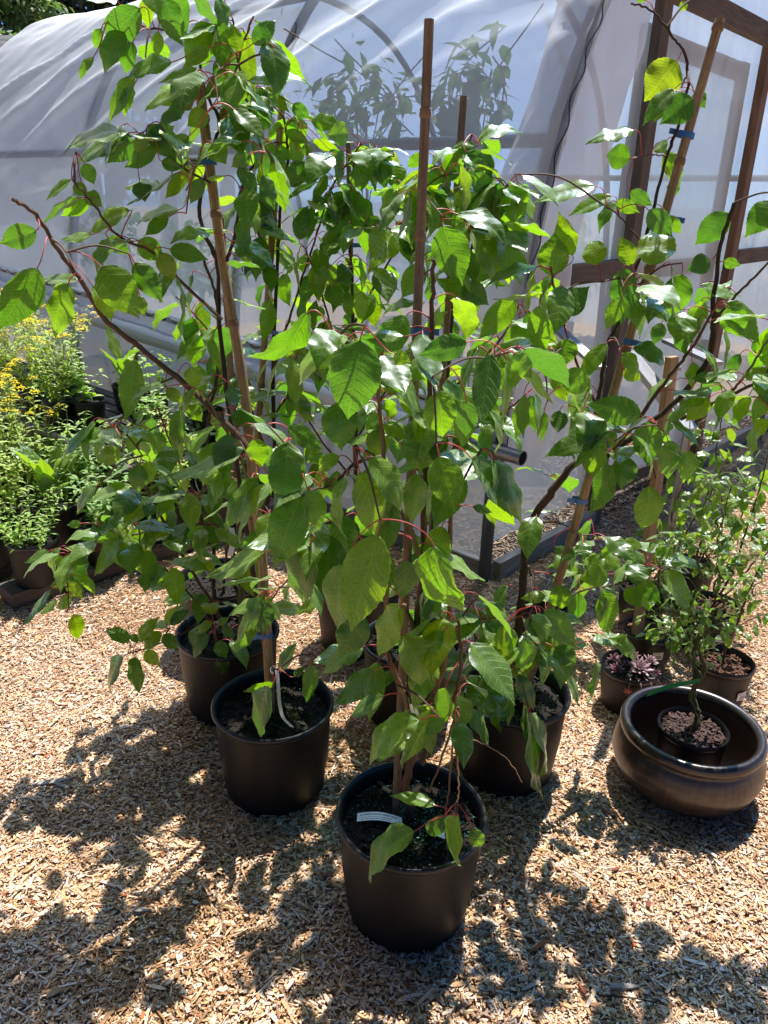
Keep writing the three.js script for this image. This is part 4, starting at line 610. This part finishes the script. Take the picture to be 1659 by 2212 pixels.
const Q4 = pot('black pot half hidden by twisted stems, behind the red bark pot', 1.27, -2.62, 0.115, 0.2, { litter: 200, crumbMat: barkRed, group: GS, base: 0.78 }); sticker(Q4, 0.115, 0.2, -0.1, 0.11);
const Q5 = pot('black pot in shadow behind the barcode pot, nearly hidden by foliage', 1.06, -2.78, 0.1, 0.18, { group: GS, base: 0.78 });
const Q6 = pot('black pot farthest back among the small leaved bushes at right', 1.32, -3.0, 0.11, 0.19, { litter: 160, crumbMat: barkRed, group: GS, base: 0.78 });
const Q7 = pot('black pot in the gap between the right vine and the timber stake', 0.62, -2.62, 0.1, 0.17, { group: GS, base: 0.8 });
{ // timber stake
  const a = at(1371, 1425, 2.42), b = at(1452, 770, 2.44); a.y = 0.0; single('timber_stake', beam(a, b, 0.042, 0.022, V(0.6, 0, 0.8)), M.lumberNew, 'square raw timber stake standing behind the houseleek pot', 'stake');
}
{ // houseleeks
  const fleshy = (r, g, b) => phy({ color: rgb(r, g, b), roughness: 0.5, clearcoat: 0.3, clearcoatRoughness: 0.4 });
  const purple = fleshy(0.17, 0.065, 0.085), mauve = fleshy(0.33, 0.20, 0.22), red = fleshy(0.36, 0.075, 0.045);
  const petal = (() => { const g = new THREE.SphereGeometry(0.5, 8, 6); g.scale(0.42, 0.16, 1); const p = g.attributes.position; for (let i = 0; i < p.count; i++) { const z = p.getZ(i) + 0.5; p.setX(i, p.getX(i) * (z < 0.6 ? 0.6 + z * 0.7 : 1.02 * (1 - (z - 0.6) * 1.6))); p.setZ(i, z); p.setY(i, p.getY(i) + z * z * 0.16); } g.computeVertexNormals(); return g; })();
  const h = thing('houseleek', 'purple houseleek rosettes filling and spilling over a small black pot', 'succulent', V(Q1.x, Q1.so, Q1.z));
  const ros = (x, y, z, R, mat, tilt = V(0, 1, 0)) => { const r = new THREE.Group(); r.name = 'rosette'; r.position.set(x, y, z); r.quaternion.setFromUnitVectors(V(0, 1, 0), tilt.normalize()); h.add(r); const n = R > 0.03 ? 34 : 16; for (let i = 0; i < n; i++) { const q = i / n, m = mesh('leaf', petal, mat, r); const l = R * (0.35 + 0.65 * q); m.scale.set(l * 0.9, l * 0.9, l); m.quaternion.setFromEuler(new THREE.Euler(-(1.25 - 1.05 * q), i * 2.39996, 0, 'YXZ')); m.position.y = 0.012 * (1 - q); } };
  ros(0.02, 0.012, 0.03, 0.05, mauve, V(0.1, 1, 0.5)); ros(-0.055, 0.006, 0.03, 0.032, purple, V(-0.2, 1, 0.3)); ros(-0.05, 0.006, -0.03, 0.03, purple); ros(0.07, 0.008, -0.02, 0.034, mauve, V(0.3, 1, 0.1)); ros(0.02, 0.006, -0.055, 0.034, purple); ros(-0.015, 0.006, 0.0, 0.026, purple); ros(0.068, 0.006, 0.045, 0.026, purple, V(0.4, 1, 0.3));
  const off = [[-0.035, -0.03, 0.1, red], [0.005, -0.04, 0.112, purple], [0.05, -0.032, 0.1, purple], [0.085, -0.025, 0.075, red]]; for (const [x, y, z, m] of off) { ros(x, y, z, 0.02, m, V(x * 4, 0.8, 0.7)); mesh('runner', tube(curve([V(x * 0.5, 0.0, 0.06), V(x * 0.8, 0.004, z * 0.95), V(x, y, z)], 6), 0.0015, 5), mauve, h); }
}
const smallOpts = { twig: M.greenTwig, petiole: std({ color: rgb(0.16, 0.22, 0.04), roughness: 0.7 }), petR: 0.0006 };
const shrubLeaf = [leafMat(0.32, 0.50, 0.03), leafMat(0.22, 0.40, 0.03, 0.76), leafMat(0.44, 0.58, 0.03)];
const limeLeaf = [leafMat(0.48, 0.60, 0.03), leafMat(0.36, 0.53, 0.03)];
{ // contorted shrub in the bowl
  const T = new Plant('contorted_shrub', 'contorted shrub with tiny glossy leaves in the pot inside the glazed bowl', 'shrub', V(Q0.x, Q0.so, Q0.z), null, smallOpts);
  const wig = (pts, r0, r1, amp = 0.012) => { const c = curve(pts, 14); T.stem(c.map((p, i) => i ? p.add(V(amp * Math.sin(i * 1.9), 0, amp * Math.cos(i * 1.6))) : p), r0, r1, std({ color: rgb(0.13, 0.145, 0.045), map: barkTex, roughness: 0.75 })); };
  wig([V(Q0.x, Q0.so - 0.01, Q0.z), ...path('e', 1.9, [1508, 1500], [1512, 1420], [1520, 1370], [1500, 1310], [1512, 1230], [1510, 1170])], 0.008, 0.003);
  wig([V(Q0.x - 0.005, Q0.so, Q0.z), ...path('e', 1.88, [1503, 1470], [1498, 1400], [1506, 1350], [1490, 1300])], 0.005, 0.002);
  wig(path('e', [1.9, 1.95], [1512, 1430], [1532, 1360], [1555, 1310], [1548, 1250], [1560, 1190]), 0.0045, 0.002);
  wig(path('e', [1.9, 1.85], [1506, 1350], [1470, 1330], [1430, 1318], [1395, 1340]), 0.003, 0.0015);
  wig(path('e', [1.9, 1.92], [1520, 1370], [1565, 1350], [1610, 1300], [1640, 1260]), 0.003, 0.0015);
  wig(path('e', [1.9, 1.92], [1500, 1400], [1450, 1370], [1420, 1380]), 0.0025, 0.0015);
  wig(path('e', [1.9, 2.0], [1512, 1230], [1545, 1170], [1560, 1110], [1530, 1060], [1545, 1030]), 0.0035, 0.0018);
  wig(path('e', [1.9, 1.95], [1512, 1200], [1480, 1170], [1450, 1185]), 0.0025, 0.0015);
  wig(path('e', [1.92, 1.9], [1550, 1260], [1590, 1220], [1630, 1200]), 0.0025, 0.0015);
  T.fill(300, 0.02, 0.04, (p) => p.y > 0.4, () => pick(shrubLeaf), 0.42, 0.6);
}
{ // bushes in the pots behind
  const bush = (label, P, stems, n, l0, l1, mats, group) => { const B = new Plant('young_bush', label, 'bush', V(P.x, P.so, P.z), group, smallOpts); for (const [pts, r0, r1] of stems) B.stem([V(P.x + rr(-0.01, 0.01), P.so - 0.01, P.z), ...pts], r0, r1, M.twig); B.fill(n, l0, l1, (p) => p.y > P.so + 0.1, () => pick(mats), 0.42, 0.58); return B; };
  const gb = 'young bushes in small pots';
  bush('bare stemmed sapling leaning right out of the red bark pot', Q3, [[path('e', [2.24, 2.25], [1565, 1410], [1590, 1350], [1625, 1260], [1660, 1190]), 0.005, 0.002], [path('e', [2.26, 2.3], [1580, 1370], [1640, 1330], [1690, 1320]), 0.003, 0.0015]], 30, 0.03, 0.05, shrubLeaf, gb);
  bush('bush with lime green young shoots right of the timber stake', Q5, [[path('e', [2.75, 2.7], [1440, 1200], [1450, 1120], [1470, 1060], [1490, 1010]), 0.005, 0.002], [path('e', [2.75, 2.65], [1455, 1200], [1500, 1120], [1540, 1060], [1560, 1010]), 0.004, 0.002], [path('e', [2.78, 2.8], [1440, 1220], [1420, 1150], [1415, 1090]), 0.004, 0.002]], 90, 0.04, 0.07, limeLeaf, gb);
  bush('leafy bush with upright stems at the right edge behind the twisted shrub', Q4, [[path('e', [2.6, 2.6], [1580, 1240], [1610, 1150], [1640, 1060], [1660, 980]), 0.005, 0.002], [path('e', [2.62, 2.6], [1560, 1230], [1560, 1130], [1580, 1050]), 0.004, 0.002], [path('e', [2.6, 2.5], [1600, 1250], [1660, 1170], [1700, 1100]), 0.004, 0.002]], 95, 0.04, 0.075, shrubLeaf, gb);
  bush('fine leaved bush farthest back at right against the open chips', Q6, [[path('e', [3.0, 3.0], [1520, 1200], [1510, 1120], [1500, 1030], [1515, 920]), 0.005, 0.002], [path('e', [3.0, 3.0], [1540, 1190], [1560, 1100], [1545, 1000], [1560, 900]), 0.004, 0.002], [path('e', [3.0, 2.9], [1550, 1200], [1600, 1120], [1620, 1040]), 0.004, 0.002]], 110, 0.045, 0.075, [...limeLeaf, ...shrubLeaf], gb);
  bush('small narrow leaved seedling in the barcode pot', Q2, [[path('e', [2.46, 2.46], [1418, 1330], [1422, 1270], [1425, 1215]), 0.004, 0.002]], 34, 0.035, 0.06, [leafMat(0.14, 0.22, 0.06, 0.7)], gb);
  bush('low leafy plant in the shaded gap behind the right vine', Q7, [[path('e', [2.6, 2.55], [1240, 1270], [1230, 1220], [1250, 1170]), 0.004, 0.002], [path('e', [2.6, 2.5], [1260, 1280], [1300, 1230], [1330, 1190]), 0.004, 0.002]], 40, 0.05, 0.085, shrubLeaf, gb);
}

// ---------------------------------------------------------------- aluminium step ladder against the end wall
{
  const L = thing('step_ladder', 'folded aluminium step ladder lying aslant by the greenhouse end wall', 'ladder', at(1400, 800, 2.95)); const o = L.position; const lp = (x, y, d) => at(x, y, d).sub(o);
  for (const [a, b, c, d] of [[1195, 700, 1298, 796], [1400, 762, 1457, 797], [1440, 735, 1551, 786]]) mesh('rail', beam(lp(a, b, 3.1), lp(c, d, 2.8), 0.05, 0.014), M.steel, L);
  const t0 = lp(1358, 762, 2.95), t1 = lp(1492, 930, 2.72); const dir = t1.clone().sub(t0).normalize();
  const tread = mesh('tread', beam(t0, t1, 0.075, 0.022), M.alu, L); const n = V(0, 1, 0).sub(dir.clone().multiplyScalar(dir.y)).normalize();
  mesh('grip', beam(t0.clone().lerp(t1, 0.45).addScaledVector(n, 0.0125), t0.clone().lerp(t1, 0.86).addScaledVector(n, 0.0125), 0.034, 0.003), std({ color: rgb(0.13, 0.13, 0.135), map: speckTex, roughness: 0.95 }), tread);
  mesh('foot', beam(lp(1488, 922, 2.74), lp(1488, 922, 2.74).setY(-o.y), 0.015, 0.03, V(1, 0, 0)), M.steel, L);
}

// ---------------------------------------------------------------- nursery corner at left
const tinyLeaf = (out, b, ax, n, L, w) => { // a bent pointed blade, 8 triangles
  const x = ax.clone().cross(n).normalize(), up = x.clone().cross(ax).normalize(); const P = (s, q, z) => b.clone().addScaledVector(ax, L * s).addScaledVector(x, w * q).addScaledVector(up, L * z);
  const a0 = P(0, 0, 0), l1 = P(0.3, -0.42, 0.03), m1 = P(0.3, 0, 0), r1 = P(0.3, 0.42, 0.03), l2 = P(0.62, -0.4, -0.04), m2 = P(0.65, 0, -0.06), r2 = P(0.62, 0.4, -0.04), t = P(0.97, 0, -0.2);
  for (const tri of [[a0, m1, l1], [a0, r1, m1], [l1, m1, m2], [l1, m2, l2], [m1, r1, r2], [m1, r2, m2], [l2, m2, t], [m2, r2, t]]) for (const p of tri) out.push(p.x, p.y, p.z);
};
const triMesh = (arr) => { const g = new THREE.BufferGeometry(); g.setAttribute('position', new THREE.Float32BufferAttribute(arr, 3)); g.computeVertexNormals(); return g; };
const plainLeaf = (r, g, b, tr = 0.6) => phy({ color: rgb(r, g, b), roughness: 0.95, transmission: tr, thickness: 0, clearcoat: 0.4, clearcoatRoughness: 0.4, side: THREE.DoubleSide });
const herbMats = [plainLeaf(0.33, 0.54, 0.02), plainLeaf(0.27, 0.48, 0.025), plainLeaf(0.42, 0.58, 0.02), plainLeaf(0.22, 0.42, 0.03, 0.6)];
const herbStem = std({ color: rgb(0.22, 0.27, 0.07), roughness: 0.8 });
const flowerMat = phy({ color: rgb(0.82, 0.63, 0.004), roughness: 1, transmission: 0.1, thickness: 0, side: THREE.DoubleSide });
const corymb = (() => { const a = []; for (let i = 0; i < 34; i++) { const r = Math.sqrt(rnd()) * 0.5, t = rnd() * 6.28, c = V(Math.cos(t) * r, 0.28 * (1 - r * r * 3) + rr(-0.08, 0.08), Math.sin(t) * r); for (let k = 0; k < 4; k++) { const q = k * 1.571 + t, p = V(Math.cos(q), 0, Math.sin(q)); tinyLeaf(a, c, V(p.x, rr(0.1, 0.5), p.z).normalize(), V(0, 1, 0), 0.085, 0.075); } } return triMesh(a); })();
function herb(name, label, category, base, o) {
  const g = thing(name, label, category, base, o.group); const buf = [];
  for (let i = 0; i < o.stems; i++) {
    const az = rnd() * 6.283, sp = o.spread * Math.sqrt(rnd()), H = o.h * rr(0.7, 1.08); const r0 = (o.foot ?? 0.04) * rnd(); const pts = [V(Math.cos(az) * r0, -0.01, Math.sin(az) * r0), V(Math.cos(az) * (r0 + sp * 0.35) + rr(-0.01, 0.01), H * 0.5, Math.sin(az) * (r0 + sp * 0.35)), V(Math.cos(az) * sp, H, Math.sin(az) * sp)];
    const c = curve(pts, 10); mesh('stem', tube(c, (t) => (o.r ?? 0.002) * (1 - 0.6 * t), 5), o.stemMat ?? herbStem, g);
    for (let k = 0; k < o.per; k++) { const t = (k + rnd()) / o.per, q = 0.12 + 0.88 * t; const p = new THREE.CatmullRomCurve3(c).getPoint(q); for (const sgn of [0, Math.PI]) { const a = k * 1.57 + sgn + rr(-0.3, 0.3) + az, e = rr(-0.5, 0.7); const ax = V(Math.cos(a) * Math.cos(e), Math.sin(e), Math.sin(a) * Math.cos(e)); const L = rr(o.l[0], o.l[1]) * (1 - 0.35 * t); tinyLeaf(buf, p, ax, V(0, 1, 0.001), L, L * (o.asp ?? 0.36)); } }
    if (o.flowers) { const n = Math.round(rr(o.flowers * 0.5, o.flowers * 1.4)); for (let k = 0; k < n; k++) { const top = c[10].clone().add(V(rr(-1, 1) * 0.05, rr(-0.07, 0.03), rr(-1, 1) * 0.05)); const from = c[7 + Math.floor(rnd() * 3)]; mesh('flower_stalk', tube(curve([from, from.clone().lerp(top, 0.6).add(V(0, -0.012, 0)), top], 5), 0.0009, 4), herbStem, g); const f = mesh('flower_cluster', corymb, flowerMat, g); f.position.copy(top); const s = rr(0.035, 0.066); f.scale.set(s, s * 0.8, s); f.rotation.y = rnd() * 6; f.rotation.z = rr(-0.3, 0.3); } }
  }
  const f = mesh('foliage', triMesh(buf), o.mat ?? pick(herbMats), g); f.userData.kind = 'stuff';
  if (o.big) for (let k = 0; k < o.big; k++) { const az = rnd() * 6.28, L = rr(0.16, 0.24), e = rr(0.6, 1.25); const b = V(Math.cos(az) * 0.03, rr(0.05, 0.16), Math.sin(az) * 0.03), ax = V(Math.cos(az) * Math.cos(e), Math.sin(e), Math.sin(az) * Math.cos(e)); const m = mesh('leaf', pick(leafGeos[0]), pick(limeLeaf), g); const n = V(0, 1, 0).sub(ax.clone().multiplyScalar(ax.y)).normalize(); m.position.copy(b); m.quaternion.setFromRotationMatrix(new THREE.Matrix4().makeBasis(ax.clone().cross(n).normalize(), ax, n)); m.scale.setScalar(L); mesh('petiole', tube([V(0, 0, 0), b.clone().negate().applyQuaternion(m.quaternion.clone().invert()).multiplyScalar(1 / L)], 0.003 / L, 5, false), herbStem, m); }
  return g;
}
{ // timbers the front row stands on
  const a = V(-1.50, 0, -2.86), d = V(0.57, 0, -0.61).normalize(); const row = (k, off) => a.clone().addScaledVector(d, k).addScaledVector(V(-0.73, 0, -0.68), off);
  const tb = (k0, k1, off, label) => { const p = row(k0, off).setY(0.045), q = row(k1, off).setY(0.045); single('timber_rail', beam(p, q, 0.14, 0.06), M.lumberGrey, label, 'timber', 'timbers under the pots'); };
  tb(-0.08, 1.5, 0.0, 'weathered timber lying on the chips under the front row of herb pots at left'); tb(-0.3, 1.45, 0.34, 'second weathered timber hidden under the next row of herb pots');
  const gp = 'herb pots at left', gh = 'potted herbs at left'; const kinds = [['mint like herb', { stems: 16, h: 0.3, spread: 0.17, per: 9, l: [0.04, 0.075], asp: 0.45 }], ['upright willow leaved herb', { stems: 17, h: 0.42, spread: 0.15, per: 11, l: [0.045, 0.085], asp: 0.36 }], ['broad leaved dock', { stems: 8, h: 0.34, spread: 0.13, per: 8, l: [0.03, 0.055], big: 17 }], ['sprawling pale herb', { stems: 20, h: 0.2, spread: 0.2, per: 10, l: [0.026, 0.05] }]];
  const ordinal = ['first', 'second', 'third', 'fourth', 'fifth', 'sixth']; const rows = [[0, 0.07, 4, [3, 0, 1, 3], 'front timber row of herbs'], [0.30, 0.07, 5, [1, 2, 0, 2, 0], 'second row of herbs'], [0.60, 0.0, 5, [2, 4, 1, 0, 1], 'third row of herbs'], [0.92, 0.0, 4, [1, 4, 4, 0], 'fourth row of herbs'], [1.25, 0.0, 4, [1, 4, 4, 1], 'rear row of herbs']];
  kinds.push(['wispy yellow flowering herb', { stems: 13, h: 0.58, spread: 0.2, per: 15, l: [0.035, 0.075], asp: 0.34, flowers: 2.2, r: 0.0024, mat: herbMats[2] }]);
  rows.forEach(([off, y, n, ks, rl]) => { for (let i = 0; i < n; i++) { const p = row(0.06 + i * 0.31 - off * 0.25 + rr(-0.02, 0.02), off + rr(-0.02, 0.02)); const R = rr(0.098, 0.112), P = pot(`black herb pot, ${ordinal[i]} from the left in the ${rl}`, p.x, p.z, R, 0.2, { y, litter: 40, group: gp }); const [nm, o] = kinds[ks[i]]; herb('potted_herb', `${nm}, ${ordinal[i]} pot from the left in the ${rl}`, 'herb', V(P.x, P.so, P.z), { ...o, h: o.h * rr(0.85, 1.2), foot: 0.07, group: gh }); } });
  // slatted black bench along the greenhouse with taller flowering plants
  const bh = 0.40, bs0 = 1.35, bs1 = 4.7, bt0 = -1.2, bt1 = -0.5; const bench = thing('plant_bench', 'low black slatted plant bench along the greenhouse side', 'bench', G3(3, -0.85, 0)); const bl = (s, t, h) => G3(s, t, h).sub(bench.position);
  for (let k = 0; k < 8; k++) { const t = bt0 + (bt1 - bt0) * (k + 0.5) / 8; mesh('slat', beam(bl(bs0, t, bh), bl(bs1, t, bh), 0.07, 0.02), M.black, bench); }
  for (const s of [bs0 + 0.1, (bs0 + bs1) / 2, bs1 - 0.1]) { mesh('bearer', beam(bl(s, bt0, bh - 0.045), bl(s, bt1, bh - 0.045), 0.04, 0.06), M.black, bench); for (const t of [bt0 + 0.05, bt1 - 0.05]) mesh('leg', beam(bl(s, t, 0), bl(s, t, bh - 0.075), 0.05, 0.05, GA), M.black, bench); }
  mesh('edge_pipe', tube([bl(bs0, bt0 - 0.03, bh + 0.005), bl(bs1, bt0 - 0.03, bh + 0.005)], 0.022, 10), M.zinc, bench);
  const gf = 'yellow flowering plants on the bench'; const lab = ['at the far left edge of the view', 'left of the tallest flower spray', 'below the big leaning vine branch', 'nearest the grey bench pipe', 'right of the others', 'behind the big dock leaves'];
  [[3.3, -1.12], [2.95, -1.12], [2.6, -1.12], [2.3, -1.12], [2.75, -0.85], [3.2, -0.8]].forEach(([s, t], i) => { const p = G3(s, t, 0); const P = pot(`black pot of the yellow flowers ${lab[i]}`, p.x, p.z, 0.085, 0.15, { y: bh + 0.011, litter: 0, group: 'flower pots on the bench' }); herb('flowering_herb', `wispy plant with bright yellow flower clusters ${lab[i]}`, 'flowering plant', V(P.x, P.so, P.z), { stems: 13, h: 0.46, spread: 0.24, per: 15, l: [0.035, 0.075], asp: 0.34, flowers: 2.6, r: 0.0024, mat: herbMats[2], group: gf }); });
  [[1.7, -0.95], [2.05, -0.7], [1.6, -0.65], [2.2, -1.0], [3.9, -0.9], [4.3, -1.0], [2.4, -0.65]].forEach(([s, t], i) => { const p = G3(s, t, 0); const lb = ['nearest the right end', 'second from the right end at the back', 'at the back right corner', 'near the front beside the flowers', 'left of the flowers', 'at the far left end', 'in the middle at the back'][i]; const P = pot(`black pot of green leaves on the bench ${lb}`, p.x, p.z, 0.09, 0.15, { y: bh + 0.011, litter: 0, group: 'green pots on the bench' }); herb('bench_herb', `plain green leafy plant on the bench ${lb}`, 'herb', V(P.x, P.so, P.z), { stems: 9, h: rr(0.14, 0.3), spread: 0.14, per: 6, l: [0.04, 0.075], asp: 0.6, group: 'green plants on the bench', big: i > 3 ? 6 : 0 }); });
}

// ---------------------------------------------------------------- plants inside the greenhouse
function treeCrown(buf, c, R, n, l, up = 0.3) { for (let i = 0; i < n; i++) { const d = V(rr(-1, 1), rr(-1, 1), rr(-1, 1)); if (d.lengthSq() > 1) { i--; continue; } const k = 0.75 + 0.35 * noise.noise(d.x * 2 + c.x, d.y * 2 + c.y, d.z * 2 + c.z); const p = c.clone().add(V(d.x * R.x, d.y * R.y, d.z * R.z).multiplyScalar(k)); const a = rnd() * 6.28, e = rr(-1.2, 0.4); tinyLeaf(buf, p, V(Math.cos(a) * Math.cos(e), Math.sin(e), Math.sin(a) * Math.cos(e)), V(rr(-0.4, 0.4), 1, rr(-0.4, 0.4)), l * rr(0.7, 1.3), l * rr(0.4, 0.6)); } }
[['tall fig like plant inside the greenhouse, seen dimly through the film behind the tallest stake', 1020, 215, 4.55, 0.3, 0.42, 150, 0.14], ['dark spreading plant inside the greenhouse, dim through the film left of the tallest stake', 790, 235, 4.9, 0.45, 0.36, 190, 0.12], ['climbing plant inside the greenhouse, dim through the film at far left', 230, 520, 7.2, 0.5, 0.5, 170, 0.15], ['leafy plant low inside the greenhouse, dim through the film at centre left', 430, 560, 6.2, 0.5, 0.4, 170, 0.14], ['low plants inside the greenhouse dim behind the door film', 1420, 760, 5.4, 0.5, 0.3, 140, 0.12]].forEach(([label, x, y, d, rx, ry, n, l]) => {
  const c = at(x, y, d); const T = thing('indoor_plant', label, 'plant', V(c.x, 0.01, c.z), 'plants inside the greenhouse'); const hub = V(0, c.y, 0);
  mesh('stem', tube(curve([V(0, 0, 0), V(0.03, c.y * 0.5, 0.02), hub], 10), (t) => 0.014 - 0.006 * t, 6), M.bark, T); for (let k = 0; k < 6; k++) mesh('branch', tube(curve([V(0.01, c.y * rr(0.6, 0.9), 0), hub.clone().add(V(rr(-1, 1) * rx * 0.5, rr(-0.2, 0.4) * ry, rr(-1, 1) * rx * 0.5)), hub.clone().add(V(rr(-1, 1) * rx, rr(-0.4, 0.9) * ry, rr(-1, 1) * rx))], 8), 0.004, 5), M.bark, T);
  const buf = []; treeCrown(buf, hub, V(rx, ry, rx), n, l); const f = mesh('crown', triMesh(buf), plainLeaf(0.17, 0.31, 0.045, 0.55), T); f.userData.kind = 'stuff';
});

// ---------------------------------------------------------------- shed roof and trees beyond
{
  const r = at(60, 81, 11.5), house = thing('shed', 'low shed with a grey brown shingled roof beyond the greenhouse', 'shed', V(r.x - 2.2, 0, -11.5)); const o = house.position; const rx = r.x - o.x, top = r.y;
  const N = 16, run = 2.6, rise = 1.3; for (let k = 0; k < N; k++) { const z0 = run * (1 - k / N), y0 = top - rise * (1 - k / N), g = new THREE.BoxGeometry(5, 0.02, run / N * 1.15); g.rotateX(Math.atan2(rise, run) * 0.94); g.translate(rx - 2.4, y0 + rise / N * 0.5 + 0.012, z0 - run / N * 0.5); mesh('shingle', g, std({ color: rgb(0.19 + 0.05 * rnd(), 0.17 + 0.04 * rnd(), 0.16 + 0.04 * rnd()), map: speckTex, roughness: 0.95 }), house); }
  const bg = new THREE.BoxGeometry(5, 0.02, 2.9); bg.rotateX(-Math.atan2(rise, run)); bg.translate(rx - 2.4, top - rise / 2, -run / 2); mesh('roof', bg, M.lumberGrey, house); mesh('wall', box(4.8, top - rise, 4.4, rx - 2.4, (top - rise) / 2, 0), std({ color: rgb(0.3, 0.26, 0.22), map: grainTex, roughness: 0.9 }), house);
}
[['dark conifer behind the shed, leftmost', -60, 15, 11, 2.2, 0], ['bright leafed bush tree overhanging the shed roof', 18, 13.2, 5.6, 1.7, 1], ['dark dense tree just right of the bright leafed one', 110, 16, 10, 2.3, 0], ['dark dense tree standing behind the far end of the greenhouse', 230, 17, 11, 2.6, 0], ['dark dense tree mostly hidden by the vine top', 350, 17, 11, 2.6, 0], ['dark tree farther right, hidden behind the film and vine', 480, 18, 9, 2.6, 0]].forEach(([label, x, d, h, R, k]) => {
  const p = at(x, 300, d); const T = thing('background_tree', label, 'tree', V(p.x, 0, -d), 'trees beyond the greenhouse'); mesh('trunk', tube(curve([V(0, 0, 0), V(0.1, h * 0.4, 0), V(0, h * 0.85, 0)], 10), (t) => 0.2 - 0.15 * t, 8), M.barkDark, T);
  for (let i = 0; i < 7; i++) { const y = h * (0.3 + 0.08 * i), a = i * 2.4; mesh('limb', tube(curve([V(0, y, 0), V(Math.cos(a) * R * 0.4, y + 0.4, Math.sin(a) * R * 0.4), V(Math.cos(a) * R * 0.8, y + 0.5, Math.sin(a) * R * 0.8)], 6), (t) => 0.06 - 0.04 * t, 6), M.barkDark, T); }
  const buf = []; for (let i = 0; i < 16; i++) { const y = h * (0.22 + 0.72 * i / 16), q = 1 - 0.5 * i / 16; for (let j = 0; j < 2; j++) { const a = rnd() * 6.28; treeCrown(buf, V(Math.cos(a) * R * 0.55 * q, y, Math.sin(a) * R * 0.55 * q), V(R * 0.62 * q, h * 0.07, R * 0.62 * q), 210, k ? 0.16 : 0.2); } }
  const f = mesh('crown', triMesh(buf), k ? plainLeaf(0.13, 0.24, 0.035) : plainLeaf(0.035, 0.065, 0.018, 0.4), T); f.userData.kind = 'stuff';
});
[['rounded bush behind the far side of the greenhouse, leftmost', 5.2, 6.0, 1.5], ['rounded bush dim through the film behind the left vine', 3.4, 6.3, 1.7], ['rounded bush dim through the film behind the middle stakes', 1.6, 6.2, 1.5], ['rounded bush dim through the film behind the door', -0.4, 6.6, 1.6], ['rounded bush dim behind the end wall at the right edge', -2.3, 7.2, 1.5]].forEach(([label, sa, ta, h]) => {
  const T = thing('hedge_bush', label, 'bush', G3(sa, ta, 0), 'bushes behind the greenhouse'); mesh('stem', tube([V(0, 0, 0), V(0.05, h * 0.6, 0)], 0.05, 8), M.barkDark, T); const buf = []; for (let i = 0; i < 7; i++) { const a = rnd() * 6.28; treeCrown(buf, V(Math.cos(a) * 0.5, h * rr(0.35, 0.8), Math.sin(a) * 0.5), V(0.7, 0.45, 0.7), 240, 0.14); } const f = mesh('crown', triMesh(buf), plainLeaf(0.09, 0.17, 0.03, 0.5), T); f.userData.kind = 'stuff';
});
ribbon(path('e', [1.86, 1.8], [1512, 1470], [1480, 1476], [1440, 1484], [1398, 1500]), V(0.05, 1, 0.1), 0.016, 'green_tape', phy({ color: rgb(0.0, 0.17, 0.045), roughness: 0.3, side: THREE.DoubleSide }), 'strip of green flagging tape tied to the contorted stem above the glazed bowl', 'flagging tape');

renderer.render(scene, camera);
